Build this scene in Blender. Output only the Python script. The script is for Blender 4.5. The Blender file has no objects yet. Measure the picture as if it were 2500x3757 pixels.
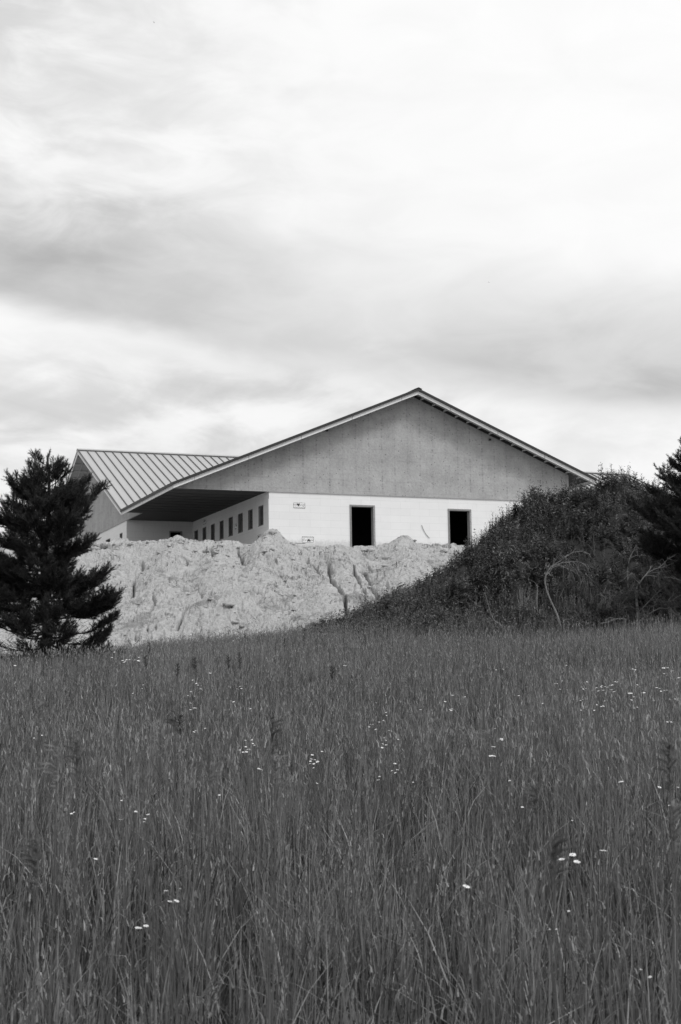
import bpy, bmesh, math, random
import numpy as np
from mathutils import Vector, Matrix
random.seed(7); rng = np.random.default_rng(11)
SC = bpy.context.scene
C = SC.collection
R = math.radians
# ------------------------------------------------------------------ camera
F, CX, CY = 5208.0, 1250.0, 1878.5          # focal length and centre in photo pixels
TILT, ROLL = 0.116, -0.013
right0 = Vector((1, 0, 0)); up0 = Vector((0, -math.sin(TILT), math.cos(TILT)))
fwd = Vector((0, math.cos(TILT), math.sin(TILT)))
cr = right0 * math.cos(ROLL) + up0 * math.sin(ROLL)
cu = -right0 * math.sin(ROLL) + up0 * math.cos(ROLL)
cam = bpy.data.cameras.new('camera'); camo = bpy.data.objects.new('camera', cam); C.objects.link(camo)
camo.matrix_world = Matrix(((cr.x, cu.x, -fwd.x, 0), (cr.y, cu.y, -fwd.y, 0), (cr.z, cu.z, -fwd.z, 0), (0, 0, 0, 1)))
cam.sensor_fit = 'VERTICAL'; cam.sensor_height = 36.0; cam.sensor_width = 24.0
cam.lens = F / 3757.0 * 36.0
cam.clip_start = 0.2; cam.clip_end = 3000
cam.dof.use_dof = True; cam.dof.focus_distance = 16.0; cam.dof.aperture_fstop = 11.0
SC.camera = camo
SC.view_settings.view_transform = 'Standard'; SC.view_settings.look = 'None'
SC.view_settings.exposure = 0.0; SC.view_settings.gamma = 1.0
# ------------------------------------------------------------------ node helper
class X:
    def __init__(s, nt, sock): s.nt = nt; s.s = sock
    def _m(s, op, *a):
        n = s.nt.nodes.new('ShaderNodeMath'); n.operation = op
        for i, v in enumerate((s,) + a):
            if isinstance(v, X): s.nt.links.new(v.s, n.inputs[i])
            else: n.inputs[i].default_value = v
        return X(s.nt, n.outputs[0])
    def __add__(s, o): return s._m('ADD', o)
    __radd__ = __add__
    def __mul__(s, o): return s._m('MULTIPLY', o)
    __rmul__ = __mul__
    def __sub__(s, o): return s._m('SUBTRACT', o)
    def __rsub__(s, o): return (s * -1.0) + o
    def __truediv__(s, o): return s._m('DIVIDE', o)
    def sm(s, a, b):                                   # smoothstep a..b
        n = s.nt.nodes.new('ShaderNodeMapRange'); n.interpolation_type = 'SMOOTHSTEP'
        s.nt.links.new(s.s, n.inputs[0])
        n.inputs[1].default_value = min(a, b); n.inputs[2].default_value = max(a, b)
        n.inputs[3].default_value = 0.0 if a < b else 1.0; n.inputs[4].default_value = 1.0 if a < b else 0.0
        return X(s.nt, n.outputs[0])
    def gauss(s, c, w):
        d = (s - c) / w
        return (d * d * -1.0)._m('EXPONENT')
def combine(nt, x, y, z=0.0):
    n = nt.nodes.new('ShaderNodeCombineXYZ')
    for i, v in enumerate((x, y, z)):
        if isinstance(v, X): nt.links.new(v.s, n.inputs[i])
        else: n.inputs[i].default_value = v
    return n.outputs[0]
def noise(nt, vec, scale, detail=4, rough=.55, dist=0.0, out=0):
    n = nt.nodes.new('ShaderNodeTexNoise'); n.inputs['Scale'].default_value = scale
    n.inputs['Detail'].default_value = detail; n.inputs['Roughness'].default_value = rough
    n.inputs['Distortion'].default_value = dist
    if vec is not None: nt.links.new(vec, n.inputs['Vector'])
    return X(nt, n.outputs[out])
def sepxyz(nt, sock):
    n = nt.nodes.new('ShaderNodeSeparateXYZ'); nt.links.new(sock, n.inputs[0])
    return [X(nt, n.outputs[i]) for i in range(3)]
# ------------------------------------------------------------------ world: overcast sky (greyscale, like the photograph)
SUN_EL, SUN_AZ = R(52), R(52)        # azimuth measured from straight behind the camera, towards the right
W = bpy.data.worlds.new("World"); SC.world = W; W.use_nodes = True
nt = W.node_tree
for n in list(nt.nodes): nt.nodes.remove(n)
out = nt.nodes.new('ShaderNodeOutputWorld'); bg = nt.nodes.new('ShaderNodeBackground')
nt.links.new(bg.outputs[0], out.inputs[0])
sky = nt.nodes.new('ShaderNodeTexSky'); sky.sky_type = 'NISHITA'; sky.sun_disc = False
sky.sun_elevation = SUN_EL; sky.sun_rotation = math.pi - SUN_AZ
bw = nt.nodes.new('ShaderNodeRGBToBW'); nt.links.new(sky.outputs[0], bw.inputs[0])
tc = nt.nodes.new('ShaderNodeTexCoord')
dx, dy, dz = sepxyz(nt, tc.outputs['Generated'])
az = dx._m('ARCTAN2', dy); el = dz._m('ARCSINE')
wp = combine(nt, az, el * 2.6, 0.0)
n1 = noise(nt, wp, 5.0, 7, .52, .35)
n2 = noise(nt, combine(nt, az * 1.0 + 3.1, el * 2.2, 4.0), 13.0, 8, .55, .5)
n3 = noise(nt, combine(nt, az + 7.7, el * 4.0, 1.0), 3.0, 3, .5, .2)
wob = (n1 - .5) * .045 + (n2 - .5) * .014
# one long dark bank of cloud sloping down to the right, seen above the roof
cen = .276 - (az + .236) * .165 + wob
dlt = el + cen * -1.0
band = dlt.sm(-.030, -.006) * dlt.sm(.098, .006) * (.88 + (n3 - .5) * .5 + (n2 - .5) * .35)
band = band * (1.0 - az.gauss(.02, .10) * .42) * (1.08 - az.sm(-.2, .3) * .18)
band = band + (el - .205 + az * .10 + wob).gauss(0, .018) * az.gauss(-.05, .13) * .30
# paler broken cloud between the bank and the horizon
low = el.sm(.26, .18) * el.sm(.10, .135) * (n1 * .55 + n2 * .45).sm(.42, .58)
low = low * .30 + (el.sm(.25, .1) * .10)
# thin veil on the upper left
veil = az.sm(.10, -.26) * el.sm(.27, .33) * (n2 * .5 + n1 * .5).sm(.38, .60) * .22
# bright gap on the right, brighter overhead
streak = noise(nt, combine(nt, az * 1.0 + 1.3, el * 5.0 + az * 1.1, 2.0), 9.0, 9, .6, .9)
calm = az.sm(.06, -.20) * .8 + el.sm(.24, .17) * .6
lum = 1.0 - band * .40 - low * .78 * (.35 + az.sm(.20, -.05) * .65) - veil - (n2 - .46)._m('MAXIMUM', -.1) * .12 - (streak - .44)._m('MAXIMUM', -.05) * .20 * calm
lum = lum + (az * .8 + el).sm(.32, .55) * .03 + el.sm(.5, 1.3) * .25
lum = lum._m('MAXIMUM', .3)
tot = lum * 9.4 + X(nt, bw.outputs[0]) * .05
nt.links.new(tot.s, bg.inputs[0]); bg.inputs[1].default_value = .1
sun = bpy.data.lights.new('sun', 'SUN'); suno = bpy.data.objects.new('sun', sun); C.objects.link(suno)
sun.energy = 1.9; sun.angle = R(16); sun.color = (1, 1, 1)
sd = Vector((math.sin(SUN_AZ) * math.cos(SUN_EL), -math.cos(SUN_AZ) * math.cos(SUN_EL), math.sin(SUN_EL)))
suno.rotation_euler = sd.to_track_quat('Z', 'Y').to_euler()
# ------------------------------------------------------------------ helpers
def tag(o, label=None, cat=None, group=None, kind=None):
    if label: o['label'] = label
    if cat: o['category'] = cat
    if group: o['group'] = group
    if kind: o['kind'] = kind
    return o
def empty(name, loc=(0, 0, 0), rz=0.0):
    o = bpy.data.objects.new(name, None); C.objects.link(o); o.location = loc; o.rotation_euler = (0, 0, rz)
    o.empty_display_size = .2
    return o
def ray(px, py):
    a = (px - CX) / F; b = -(py - CY) / F
    d = fwd + cr * a + cu * b
    return d / d.y                                     # unit depth
def at(px, py, y): return ray(px, py) * y
class MB:
    def __init__(s): s.v = []; s.f = []; s.mi = []
    def add(s, vs, fs, mi=0):
        k = len(s.v); s.v += [tuple(p) for p in vs]
        s.f += [tuple(i + k for i in f) for f in fs]; s.mi += [mi] * len(fs); return s
    def box(s, x0, x1, y0, y1, z0, z1, mi=0):
        v = [(x0, y0, z0), (x1, y0, z0), (x1, y1, z0), (x0, y1, z0), (x0, y0, z1), (x1, y0, z1), (x1, y1, z1), (x0, y1, z1)]
        return s.add(v, [(0, 3, 2, 1), (4, 5, 6, 7), (0, 1, 5, 4), (1, 2, 6, 5), (2, 3, 7, 6), (3, 0, 4, 7)], mi)
    def hexa(s, bot, top, mi=0):                       # two matching loops of points
        n = len(bot)
        return s.add(list(bot) + list(top), [tuple(range(n))[::-1], tuple(range(n, 2 * n))] + [(i, (i + 1) % n, (i + 1) % n + n, i + n) for i in range(n)], mi)
    def bar(s, a, b, w, h, mi=0, upv=Vector((0, 0, 1))):
        a = Vector(a); b = Vector(b); d = (b - a).normalized(); sd_ = d.cross(upv).normalized(); u = sd_.cross(d).normalized()
        q = [sd_ * (w / 2 * i) + u * (h / 2 * j) for i, j in ((-1, -1), (1, -1), (1, 1), (-1, 1))]
        return s.hexa([a + p for p in q], [b + p for p in q], mi)
    def tube(s, pts, rad, n=6, mi=0, cap=True):
        pts = [Vector(p) for p in pts]; k = len(s.v); m = len(pts)
        if not hasattr(rad, '__len__'): rad = [rad] * m
        side = None
        for i, p in enumerate(pts):
            t = (pts[min(i + 1, m - 1)] - pts[max(i - 1, 0)]).normalized()
            if side is None: side = t.orthogonal().normalized()
            side = (side - t * side.dot(t)).normalized(); b = t.cross(side)
            for j in range(n):
                a = 2 * math.pi * j / n
                s.v.append(tuple(p + (side * math.cos(a) + b * math.sin(a)) * rad[i]))
        for i in range(m - 1):
            for j in range(n):
                s.f.append((k + i * n + j, k + i * n + (j + 1) % n, k + (i + 1) * n + (j + 1) % n, k + (i + 1) * n + j)); s.mi.append(mi)
        if cap:
            s.f.append(tuple(k + j for j in range(n))[::-1]); s.f.append(tuple(k + (m - 1) * n + j for j in range(n))); s.mi += [mi, mi]
        return s
    def build(s, name, mats, parent=None, smooth=False):
        me = bpy.data.meshes.new(name); me.from_pydata(s.v, [], s.f)
        for m in (mats if isinstance(mats, (list, tuple)) else [mats]): me.materials.append(m)
        me.polygons.foreach_set('material_index', s.mi)
        if smooth: me.polygons.foreach_set('use_smooth', [True] * len(s.f))
        me.update(); o = bpy.data.objects.new(name, me); C.objects.link(o); o.parent = parent
        return o
def np_mesh(name, V, faces, mat, parent=None, tone=None, smooth=False):
    """faces: list of int arrays (n, k)"""
    me = bpy.data.meshes.new(name); me.vertices.add(len(V)); me.vertices.foreach_set('co', np.ascontiguousarray(V, dtype=np.float32).ravel())
    li = np.concatenate([f.ravel() for f in faces]).astype(np.int32)
    ls = np.concatenate([np.full(len(f), f.shape[1]) for f in faces]).astype(np.int32)
    st = np.concatenate([[0], np.cumsum(ls)[:-1]]).astype(np.int32)
    me.loops.add(len(li)); me.loops.foreach_set('vertex_index', li)
    me.polygons.add(len(ls)); me.polygons.foreach_set('loop_start', st); me.polygons.foreach_set('loop_total', ls)
    if smooth: me.polygons.foreach_set('use_smooth', np.ones(len(ls), dtype=bool))
    if tone is not None:
        a = me.attributes.new('tone', 'FLOAT', 'POINT'); a.data.foreach_set('value', np.ascontiguousarray(tone, dtype=np.float32))
    me.materials.append(mat); me.update(calc_edges=True); me.validate()
    o = bpy.data.objects.new(name, me); C.objects.link(o); o.parent = parent
    return o
def hsh(i, j, s):
    h = (i.astype(np.int64) * 374761393 + j.astype(np.int64) * 668265263 + s * 982451653) & 0x7fffffff
    h = ((h ^ (h >> 13)) * 1274126177) & 0x7fffffff
    return ((h ^ (h >> 16)) & 0xffff) / 65535.0
def vn(x, y, s=0):
    x = np.asarray(x, float); y = np.asarray(y, float)
    i = np.floor(x); j = np.floor(y); fx = x - i; fy = y - j
    fx = fx * fx * (3 - 2 * fx); fy = fy * fy * (3 - 2 * fy)
    a = hsh(i, j, s); b = hsh(i + 1, j, s); c = hsh(i, j + 1, s); d = hsh(i + 1, j + 1, s)
    return (a + (b - a) * fx) * (1 - fy) + (c + (d - c) * fx) * fy
def fbm(x, y, s=0, o=4, g=.5):
    r = 0; a = 1; t = 0
    for k in range(o):
        r = r + a * (vn(x * 2 ** k + 17.3 * k, y * 2 ** k - 9.1 * k, s + k) - .5); t += a; a *= g
    return r / t * 2
def sst(x, a, b):
    t = np.clip((np.asarray(x, float) - a) / (b - a), 0, 1); return t * t * (3 - 2 * t)
def mat(name, col, rough=.8, var=0.0, scale=5.0, bump=0.0, bscale=20.0, spec=.2, build=None):
    m = bpy.data.materials.new(name); m.use_nodes = True; t = m.node_tree; p = t.nodes['Principled BSDF']
    p.inputs['Roughness'].default_value = rough; p.inputs['Specular IOR Level'].default_value = spec
    co = t.nodes.new('ShaderNodeTexCoord').outputs['Object']
    if build: v = build(t, co)
    elif var: v = (noise(t, co, scale, 5, .6) - .5) * (2 * var * col) + col
    else: v = None
    if v is None: p.inputs['Base Color'].default_value = (col, col, col, 1)
    else: t.links.new(v.s, p.inputs['Base Color'])
    if bump:
        b = t.nodes.new('ShaderNodeBump'); b.inputs['Strength'].default_value = 1.0; b.inputs['Distance'].default_value = bump
        t.links.new(noise(t, co, bscale, 6, .65).s, b.inputs['Height']); t.links.new(b.outputs[0], p.inputs['Normal'])
    return m
def leafmat(name, col, spread, trans=.3, rough=.6):
    m = bpy.data.materials.new(name); m.use_nodes = True; t = m.node_tree; p = t.nodes['Principled BSDF']
    a = t.nodes.new('ShaderNodeAttribute'); a.attribute_name = 'tone'
    v = X(t, a.outputs['Fac']) * spread + col
    p.inputs['Roughness'].default_value = rough; p.inputs['Specular IOR Level'].default_value = .25
    t.links.new(v.s, p.inputs['Base Color'])
    tr = t.nodes.new('ShaderNodeBsdfTranslucent'); t.links.new(v.s, tr.inputs[0])
    mx = t.nodes.new('ShaderNodeMixShader'); mx.inputs[0].default_value = trans
    t.links.new(p.outputs[0], mx.inputs[1]); t.links.new(tr.outputs[0], mx.inputs[2])
    t.links.new(mx.outputs[0], t.nodes['Material Output'].inputs[0])
    return m
# ------------------------------------------------------------------ terrain heights
def G(x, y):
    x = np.asarray(x, float); y = np.asarray(y, float)
    b = -1.5 + .0555 * np.minimum(y, 52) + .012 * np.clip(y - 52, 0, 20)
    c = .10 * np.clip(x + 1, -13, 4.5) * sst(y, 20, 50)
    return b + c + .10 * fbm(x * .22, y * .16, 3, 3) * sst(y, 4, 12) + .035 * fbm(x * 1.1, y * 1.1, 9, 2)
def hit(px, py, top=0.0, y0=2.5, y1=60):
    d = ray(px, py); ys = np.arange(y0, y1, .05)
    f = d.z * ys - (G(d.x * ys, ys) + top); k = np.nonzero(f <= 0)[0]
    y = ys[k[0]] if len(k) else y1
    return Vector((d.x * y, y, float(G(d.x * y, y))))
def hy(px): return 2483 - (px - 1250) * .013
YC = 67.0
crest_px = [(-900, 2010), (-300, 2004), (0, 1995), (250, 1988), (463, 1985), (600, 1987), (630, 1978), (648, 1973), (680, 1979), (705, 1988), (800, 1987), (918, 1991), (955, 1976), (975, 1964), (1012, 1963), (1030, 1974), (1060, 1990), (1118, 1996), (1256, 2003), (1359, 2004), (1420, 1992), (1470, 1976), (1495, 1975), (1530, 1992), (1560, 2006), (1704, 2012), (1900, 2012), (2500, 2012)]
cx_ = np.array([(p - CX) / F * YC for p, q in crest_px]); cz_ = np.array([(hy(p) - q) / F * YC for p, q in crest_px])
def crest(x): return np.interp(x, cx_, cz_)
bz_ = np.array([(hy(p) - q) / F * YC for p, q in [(-900, 2012), (250, 1992), (918, 1995), (1256, 2006), (1704, 2014), (2500, 2014)]]); bx_ = np.array([(p - CX) / F * YC for p in (-900, 250, 918, 1256, 1704, 2500)])
def foot(x): return 52.5 + 1.2 * fbm(np.asarray(x) * .25, 0 * np.asarray(x), 21, 3)
gullies = []
def bank(x, y, detail=True):
    yf = foot(x); g0 = G(x, yf)
    t = np.clip((y - yf) / (YC - yf), 0, 1)
    sh = t ** .92 + .10 * np.sin(t * math.pi) * fbm(x * .3, t * 1.5, 31, 2)
    flat = np.interp(x, [-40, 40], [6.35, 6.35])
    z = g0 - .25 + (crest(x) - g0 + .25) * sh
    back = sst(y, YC, YC + 3.0)
    z = np.where(y > YC, crest(x) * (1 - back) + back * (np.interp(x, bx_, bz_) + .0915 * (np.minimum(y, 77.2) - YC)), z)
    if detail:
        face = np.clip(t * 8, 0, 1) * (1 - sst(y, YC + 2.0, YC + 8) * .85)
        cal = np.minimum(1, np.abs(y - YC) / 1.6 * .8 + .2)
        big = .55 * fbm(x * .38, y * .30, 41, 3)
        r1 = 1 - np.abs(fbm(x * .9 + .8 * fbm(x, y, 5, 2), y * .55, 51, 3))        # ridges running down the face
        r2 = np.abs(fbm(x * 2.4, y * 2.6, 61, 3))
        cr1 = np.abs(fbm(x * 1.1 + .5 * fbm(x * 2, y * 2, 15, 2), y * .75 + .5 * fbm(x * 2, y * 2, 16, 2), 55, 3)); cr2 = np.abs(fbm(x * 3.1, y * 2.7, 56, 3))
        gate = sst(fbm(x * .5, y * .5, 57, 2), -.1, .25)
        rib = 0
        for pxp, am, w0 in ((648, .42, .55), (995, .62, .95), (1486, .50, .75), (250, .5, .6), (820, .35, .4), (1240, .4, .35)):
            q = (pxp - CX) / F * YC; tt = 1 - t; rib = rib + am * np.exp(-np.abs((x - q + .5 * tt * math.sin(pxp)) / (w0 + 1.7 * tt)) ** 2.2) * sst(t, .02, .35)
        rib = (rib - .35) * np.where(y > YC, 1 - sst(y, YC, YC + 2.5), cal)
        rough_ = sst(fbm(x * .55, y * .5, 85, 3), -.12, .30)
        hgt = rib + big * .7 * cal + (r1 - .86) * (.16 + .34 * rough_) * cal + (.13 * rough_ * (r2 - .25) + .07 * fbm(x * 5.2, y * 6, 71, 3) + .030 * fbm(x * 15, y * 17, 73, 2)) * (.35 + .65 * cal) * (.5 + .7 * rough_) - .03
        hgt = hgt - .42 * gate * np.exp(-(cr1 / .028) ** 2) * cal - .08 * rough_ * np.exp(-(cr2 / .04) ** 2)
        # stepped clods
        st_ = fbm(x * 1.3 + .5 * fbm(x * 3, y * 3, 8, 2), y * 1.7, 91, 3) * 4
        hgt = hgt + .09 * (sst(st_ - np.floor(st_), .35, .55)) 
        z = z + hgt * face
        for pts, dep, wid in gullies:
            best = np.full(np.shape(x), 9.0)
            xx = x + .16 * fbm(x * 2.2, y * 2.2, 77, 4); yy = y
            for (ax, ay), (bx, by) in zip(pts[:-1], pts[1:]):
                ex, ey = bx - ax, by - ay; q = np.clip(((xx - ax) * ex + (yy - ay) * ey) / (ex * ex + ey * ey), 0, 1)
                best = np.minimum(best, np.hypot(xx - ax - q * ex, (yy - ay - q * ey) * .8))
            wv = wid * .62 * (.7 + .8 * vn(x * 2.5, y * 2.5, 79)); z = z - 1.25 * dep * np.exp(-(best / wv) ** 4) - dep * .28 * np.exp(-(best / (wid * 4.0)) ** 2)
    return z
def hit_bank(px, py):
    d = ray(px, py); ys = np.arange(50, 80, .05)
    f = d.z * ys - bank(d.x * ys, ys, False); k = np.nonzero(f <= 0)[0]
    y = ys[k[0]] if len(k) else 75.0
    return (d.x * y, y)
for pl, dep, wid in [([(1190, 2040), (1208, 2067), (1214, 2105), (1238, 2145), (1262, 2180), (1266, 2215), (1283, 2255)], .75, .11),
                     ([(1262, 2030), (1290, 2060), (1308, 2090), (1326, 2125), (1332, 2160)], .40, .09),
                     ([(1330, 2060), (1338, 2085), (1358, 2110), (1368, 2150), (1390, 2190), (1400, 2225)], .6, .09),
                     ([(1345, 2050), (1370, 2075), (1400, 2085)], .3, .08),
                     ([(1130, 2020), (1148, 2045), (1170, 2075), (1182, 2100)], .3, .10),
                     ([(520, 2025), (528, 2050), (520, 2080), (495, 2110), (490, 2175)], .55, .10),
                     ([(450, 2200), (430, 2225), (415, 2250)], .4, .08),
                     ([(690, 2240), (670, 2270), (650, 2310)], .45, .09),
                     ([(950, 2130), (935, 2160)], .3, .1), ([(810, 2220), (860, 2205), (900, 2195), (960, 2203)], .3, .08),
                     ([(960, 2230), (1010, 2225)], .3, .08), ([(1010, 2060), (1030, 2030), (1050, 2010)], .25, .08),
                     ([(870, 2000), (885, 2030), (900, 2060)], .3, .12), ([(775, 2000), (780, 2040)], .3, .1),
                     ([(560, 2190), (565, 2250)], .25, .07), ([(740, 2170), (745, 2230)], .25, .07)]:
    gullies.append(([hit_bank(*p) for p in pl], dep, wid))
YM = 47.0
mound_px = [(1080, 2390), (1180, 2345), (1300, 2300), (1400, 2255), (1500, 2205), (1600, 2150), (1675, 2100), (1732, 2050), (1772, 2005), (1801, 1970), (1841, 1945), (1904, 1902), (1967, 1850), (2036, 1828), (2117, 1814), (2174, 1808), (2208, 1782), (2289, 1772), (2346, 1784), (2404, 1815), (2500, 1850), (2650, 1950), (2850, 2150), (3000, 2300)]
mx_ = np.array([(p - CX) / F * YM for p, q in mound_px]); mz_ = np.array([(hy(p) - q) / F * YM for p, q in mound_px])
def mound(x, y):
    g = G(x, y); xs = np.asarray(x, float)
    H = np.maximum(np.interp(xs, mx_, mz_) - G(xs, np.full(np.shape(xs), YM)), -.4)
    t = (y - YM); w = np.where(t < 0, 9.5, 8.0)
    b = np.clip(1 - np.abs(t) / w, 0, 1); b = b * b * (3 - 2 * b) * .55 + b * .45
    z = g - .25 + (H + .25) * b
    lump = np.abs(fbm(xs * .75, np.asarray(y) * .75, 107, 2)); ya = np.asarray(y, float)
    z = z + np.minimum(1, b * 3) * sst(H, .15, 1.2) * (.55 * fbm(xs * .5, ya * .5, 101, 3) * np.minimum(1, np.abs(t) / 2 + .15) + .75 * (lump - .25) * np.minimum(1, np.abs(t) / 1.5 + .3) + .20 * fbm(xs * 2, ya * 2, 103, 3))
    return z
# ------------------------------------------------------------------ materials
M = {}
def blockwall(t, co):
    u, v, z = sepxyz(t, co); s = u + v
    row = (z + 8.0) / .406; hr = row._m('FRACT')
    hl = hr.sm(.0, .035) * hr.sm(1.0, .965)
    off = row._m('FLOOR')._m('MODULO', 2.0) * .5
    vr = (s / 1.22 + off + 20.0)._m('FRACT'); vl = vr.sm(0, .012) * vr.sm(1.0, .988)
    n = noise(t, co, 1.1, 5, .6); n2_ = noise(t, co, 7.0, 5, .65)
    drip = noise(t, combine(t, u * 3.0, v * 3.0, z * .35), 3.0, 5, .7).sm(.60, .74) * z.sm(1.6, 2.9)
    grime = (z + (n2_ - .5) * .8).sm(.35, -.1)
    sp = noise(t, co, 16.0, 2, .5).sm(.70, .76)
    patch = noise(t, combine(t, (s * .82)._m('FLOOR') * 3.7, row._m('FLOOR') * 5.1, 0), 1.0, 0) * .07
    return (.76 + (n - .5) * .10) * (.86 + hl * .14) * (.88 + vl * .12) * (1.0 - drip * .30) * (1.0 - grime * .25) * (1.0 - sp * .10) * (.965 + patch)
M['block'] = mat('foam_block_wall', .8, .85, build=blockwall, bump=.004, bscale=30)
def gable_(t, co):
    u, v, z = sepxyz(t, co); s = u + v
    k = (s / .80 + 20.0); fr = k._m('FRACT'); near = fr.gauss(.5, .06)
    sh = k._m('FLOOR')
    vor = t.nodes.new('ShaderNodeTexVoronoi'); vor.inputs['Scale'].default_value = 5.2; t.links.new(co, vor.inputs['Vector'])
    d = X(t, vor.outputs['Distance']); cc = sepxyz(t, vor.outputs['Color'])[0]
    spot = d.sm(.22, .10) * cc.sm(.62, .7)
    rows = noise(t, combine(t, sh * 7.7, z * 8.0, 0), 1.0, 3, .6).sm(.48, .62) * near
    n = noise(t, co, .9, 5, .6); n2_ = noise(t, co, 9.0, 6, .7)
    stain = noise(t, combine(t, s * 2.2, z * .5, 2.0), 1.4, 5, .6)
    line = fr.gauss(.5, .016)
    pan = noise(t, combine(t, (s / 2.4)._m('FLOOR') * 3.3, (z / 1.22 + (s / 2.4)._m('FLOOR') * .5)._m('FLOOR') * 4.1, 0), 1.0, 0)
    hj = ((z / 1.22 + (s / 2.4)._m('FLOOR') * .5)._m('FRACT')).gauss(.5, .012)
    return (.365 + (n - .5) * .26 + (n2_ - .5) * .24 + (stain - .5) * .10 + (pan - .5) * .05) * (1.0 - spot * .55) * (1.0 - rows * .28) * (1.0 - line * .10) * (1.0 - hj * .14)
M['gable'] = mat('weathered_panel', .33, .9, build=gable_, bump=.02, bscale=9)
def roof_(t, co):
    u, v, z = sepxyz(t, co)
    return .36 + (noise(t, combine(t, u * 1.0, v * .2, z * .2), 2.0, 4, .6) - .5) * .07
M['roof'] = mat('roof_sheet', .42, .5, build=roof_, spec=.4)
M['seam'] = mat('roof_seam_shade', .085, .5, .2, 6)  # same metal as the sheets; shade of the rib sides put into the colour
M['trim'] = mat('dark_drip_edge', .04, .6, .25, 3)
def fas_(t, co):
    u, v, z = sepxyz(t, co)
    k = ((u + v) / 3.05 + .3)._m('FRACT'); j = k.gauss(.5, .006)
    return (.74 + (noise(t, co, 4.0, 5, .7) - .5) * .22) * (1.0 - j * .6) * (1.0 - noise(t, co, 2.0, 3).sm(.62, .7) * .2)
M['fascia'] = mat('fascia_board', .62, .7, build=fas_)
M['wood'] = mat('lumber', .24, .85, .35, 9, .004, 40)
M['lookout'] = mat('pale_lumber', .50, .85, .3, 7)
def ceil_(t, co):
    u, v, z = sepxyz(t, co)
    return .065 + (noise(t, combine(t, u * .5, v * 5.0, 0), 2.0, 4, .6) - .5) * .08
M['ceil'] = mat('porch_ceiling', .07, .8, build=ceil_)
def osb_(t, co):
    vor = t.nodes.new('ShaderNodeTexVoronoi'); vor.inputs['Scale'].default_value = 14; t.links.new(co, vor.inputs['Vector'])
    return .05 + sepxyz(t, vor.outputs['Color'])[0] * .10 * noise(t, co, 3.0, 4).sm(.4, .6)
M['osb'] = mat('strand_board', .1, .8, build=osb_)
def osb2_(t, co):
    vor = t.nodes.new('ShaderNodeTexVoronoi'); vor.inputs['Scale'].default_value = 22; t.links.new(co, vor.inputs['Vector'])
    return .22 + sepxyz(t, vor.outputs['Color'])[0] * .22
M['osb2'] = mat('door_lining_board', .3, .8, build=osb2_)
M['dark'] = mat('interior_shade', .02, .9)  # near-black colour stands in for the shade of unlit rooms
M['print'] = mat('printed_ink', .06, .7)
M['print2'] = mat('pale_ink', .25, .7)
M['sticker'] = mat('printed_label', .86, .6, .03, 6)
def clay_(t, co):
    n = noise(t, co, .55, 6, .6); n2_ = noise(t, co, 3.2, 8, .68); n3_ = noise(t, co, 14.0, 6, .7)
    vor = t.nodes.new('ShaderNodeTexVoronoi'); vor.feature = 'DISTANCE_TO_EDGE'; vor.inputs['Scale'].default_value = 1.1
    wv = t.nodes.new('ShaderNodeVectorMath'); wv.operation = 'ADD'; t.links.new(co, wv.inputs[0])
    t.links.new(t.nodes.new('ShaderNodeTexNoise').outputs['Color'], wv.inputs[1])
    nz = wv.inputs[1].links[0].from_node; nz.inputs['Scale'].default_value = 1.6; nz.inputs['Detail'].default_value = 5; t.links.new(co, nz.inputs['Vector'])
    t.links.new(wv.outputs[0], vor.inputs['Vector'])
    crk = X(t, vor.outputs['Distance']).sm(.018, .0) * noise(t, co, .8, 3).sm(.48, .58)
    damp = (n * .55 + n2_ * .45).sm(.53, .585)
    return (.37 + (n2_ - .5) * .24 + (n3_ - .5) * .36) * (1.0 - damp * .40) * (1.0 - crk * .7)
M['clay'] = mat('dry_clay', .4, .95, build=clay_, bump=.06, bscale=9.0)
M['soil'] = mat('dark_soil', .035, .95, .5, 3, .03, 12)
M['bark'] = mat('pine_bark', .045, .9, .5, 14, .01, 40)
M['palebark'] = mat('pale_bark', .30, .85, .45, 22, .004, 60)
M['deadwood'] = mat('dead_wood', .20, .85, .5, 16)
M['needle'] = leafmat('pine_needles', .010, .048, .10, .5)
M['needle2'] = leafmat('young_pine_needles', .05, .10, .25)
M['grass'] = leafmat('meadow_grass', .045, .215, .05, .5)
M['weed'] = leafmat('weed_leaves', .026, .125, .25, .5)
M['leaf'] = leafmat('stalk_leaves', .10, .06, .35)
M['petal'] = mat('white_petals', .66, .6)
M['disc'] = mat('flower_centre', .40, .8)
M['stem'] = mat('green_stem', .09, .8)
M['seedd'] = mat('dark_seed_head', .075, .9, .4, 60)
M['seedl'] = mat('straw_seed_head', .17, .9, .4, 60)
M['bird'] = mat('bird_feathers', .05, .8)
# ------------------------------------------------------------------ ground, clay bank, mound
def grid(xs, ys, zf):
    XX, YY = np.meshgrid(xs, ys); ZZ = zf(XX, YY)
    V = np.stack([XX.ravel(), YY.ravel(), ZZ.ravel()], 1); nx = len(xs); ny = len(ys)
    i = np.arange(nx * (ny - 1)).reshape(ny - 1, nx)[:, :-1].ravel()
    return V, np.stack([i, i + 1, i + nx + 1, i + nx], 1)
xs = np.concatenate([-np.geomspace(2500, 26, 20), np.arange(-25, 25.1, .5), np.geomspace(26, 2500, 20)])
ys = np.concatenate([-np.geomspace(2500, 6, 20), np.arange(-5, 60, .5), np.geomspace(61, 2500, 24)])
V, Fc = grid(xs, ys, lambda x, y: G(x, np.clip(y, -6, 80)))
tag(np_mesh('ground', V, [Fc], M['soil'], smooth=True), kind='structure')
xs = np.concatenate([-np.geomspace(400, 21, 22), np.arange(-20, -14, .25), np.arange(-14, 7, .03), np.arange(8, 30, .3), np.geomspace(31, 400, 20)])
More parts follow.
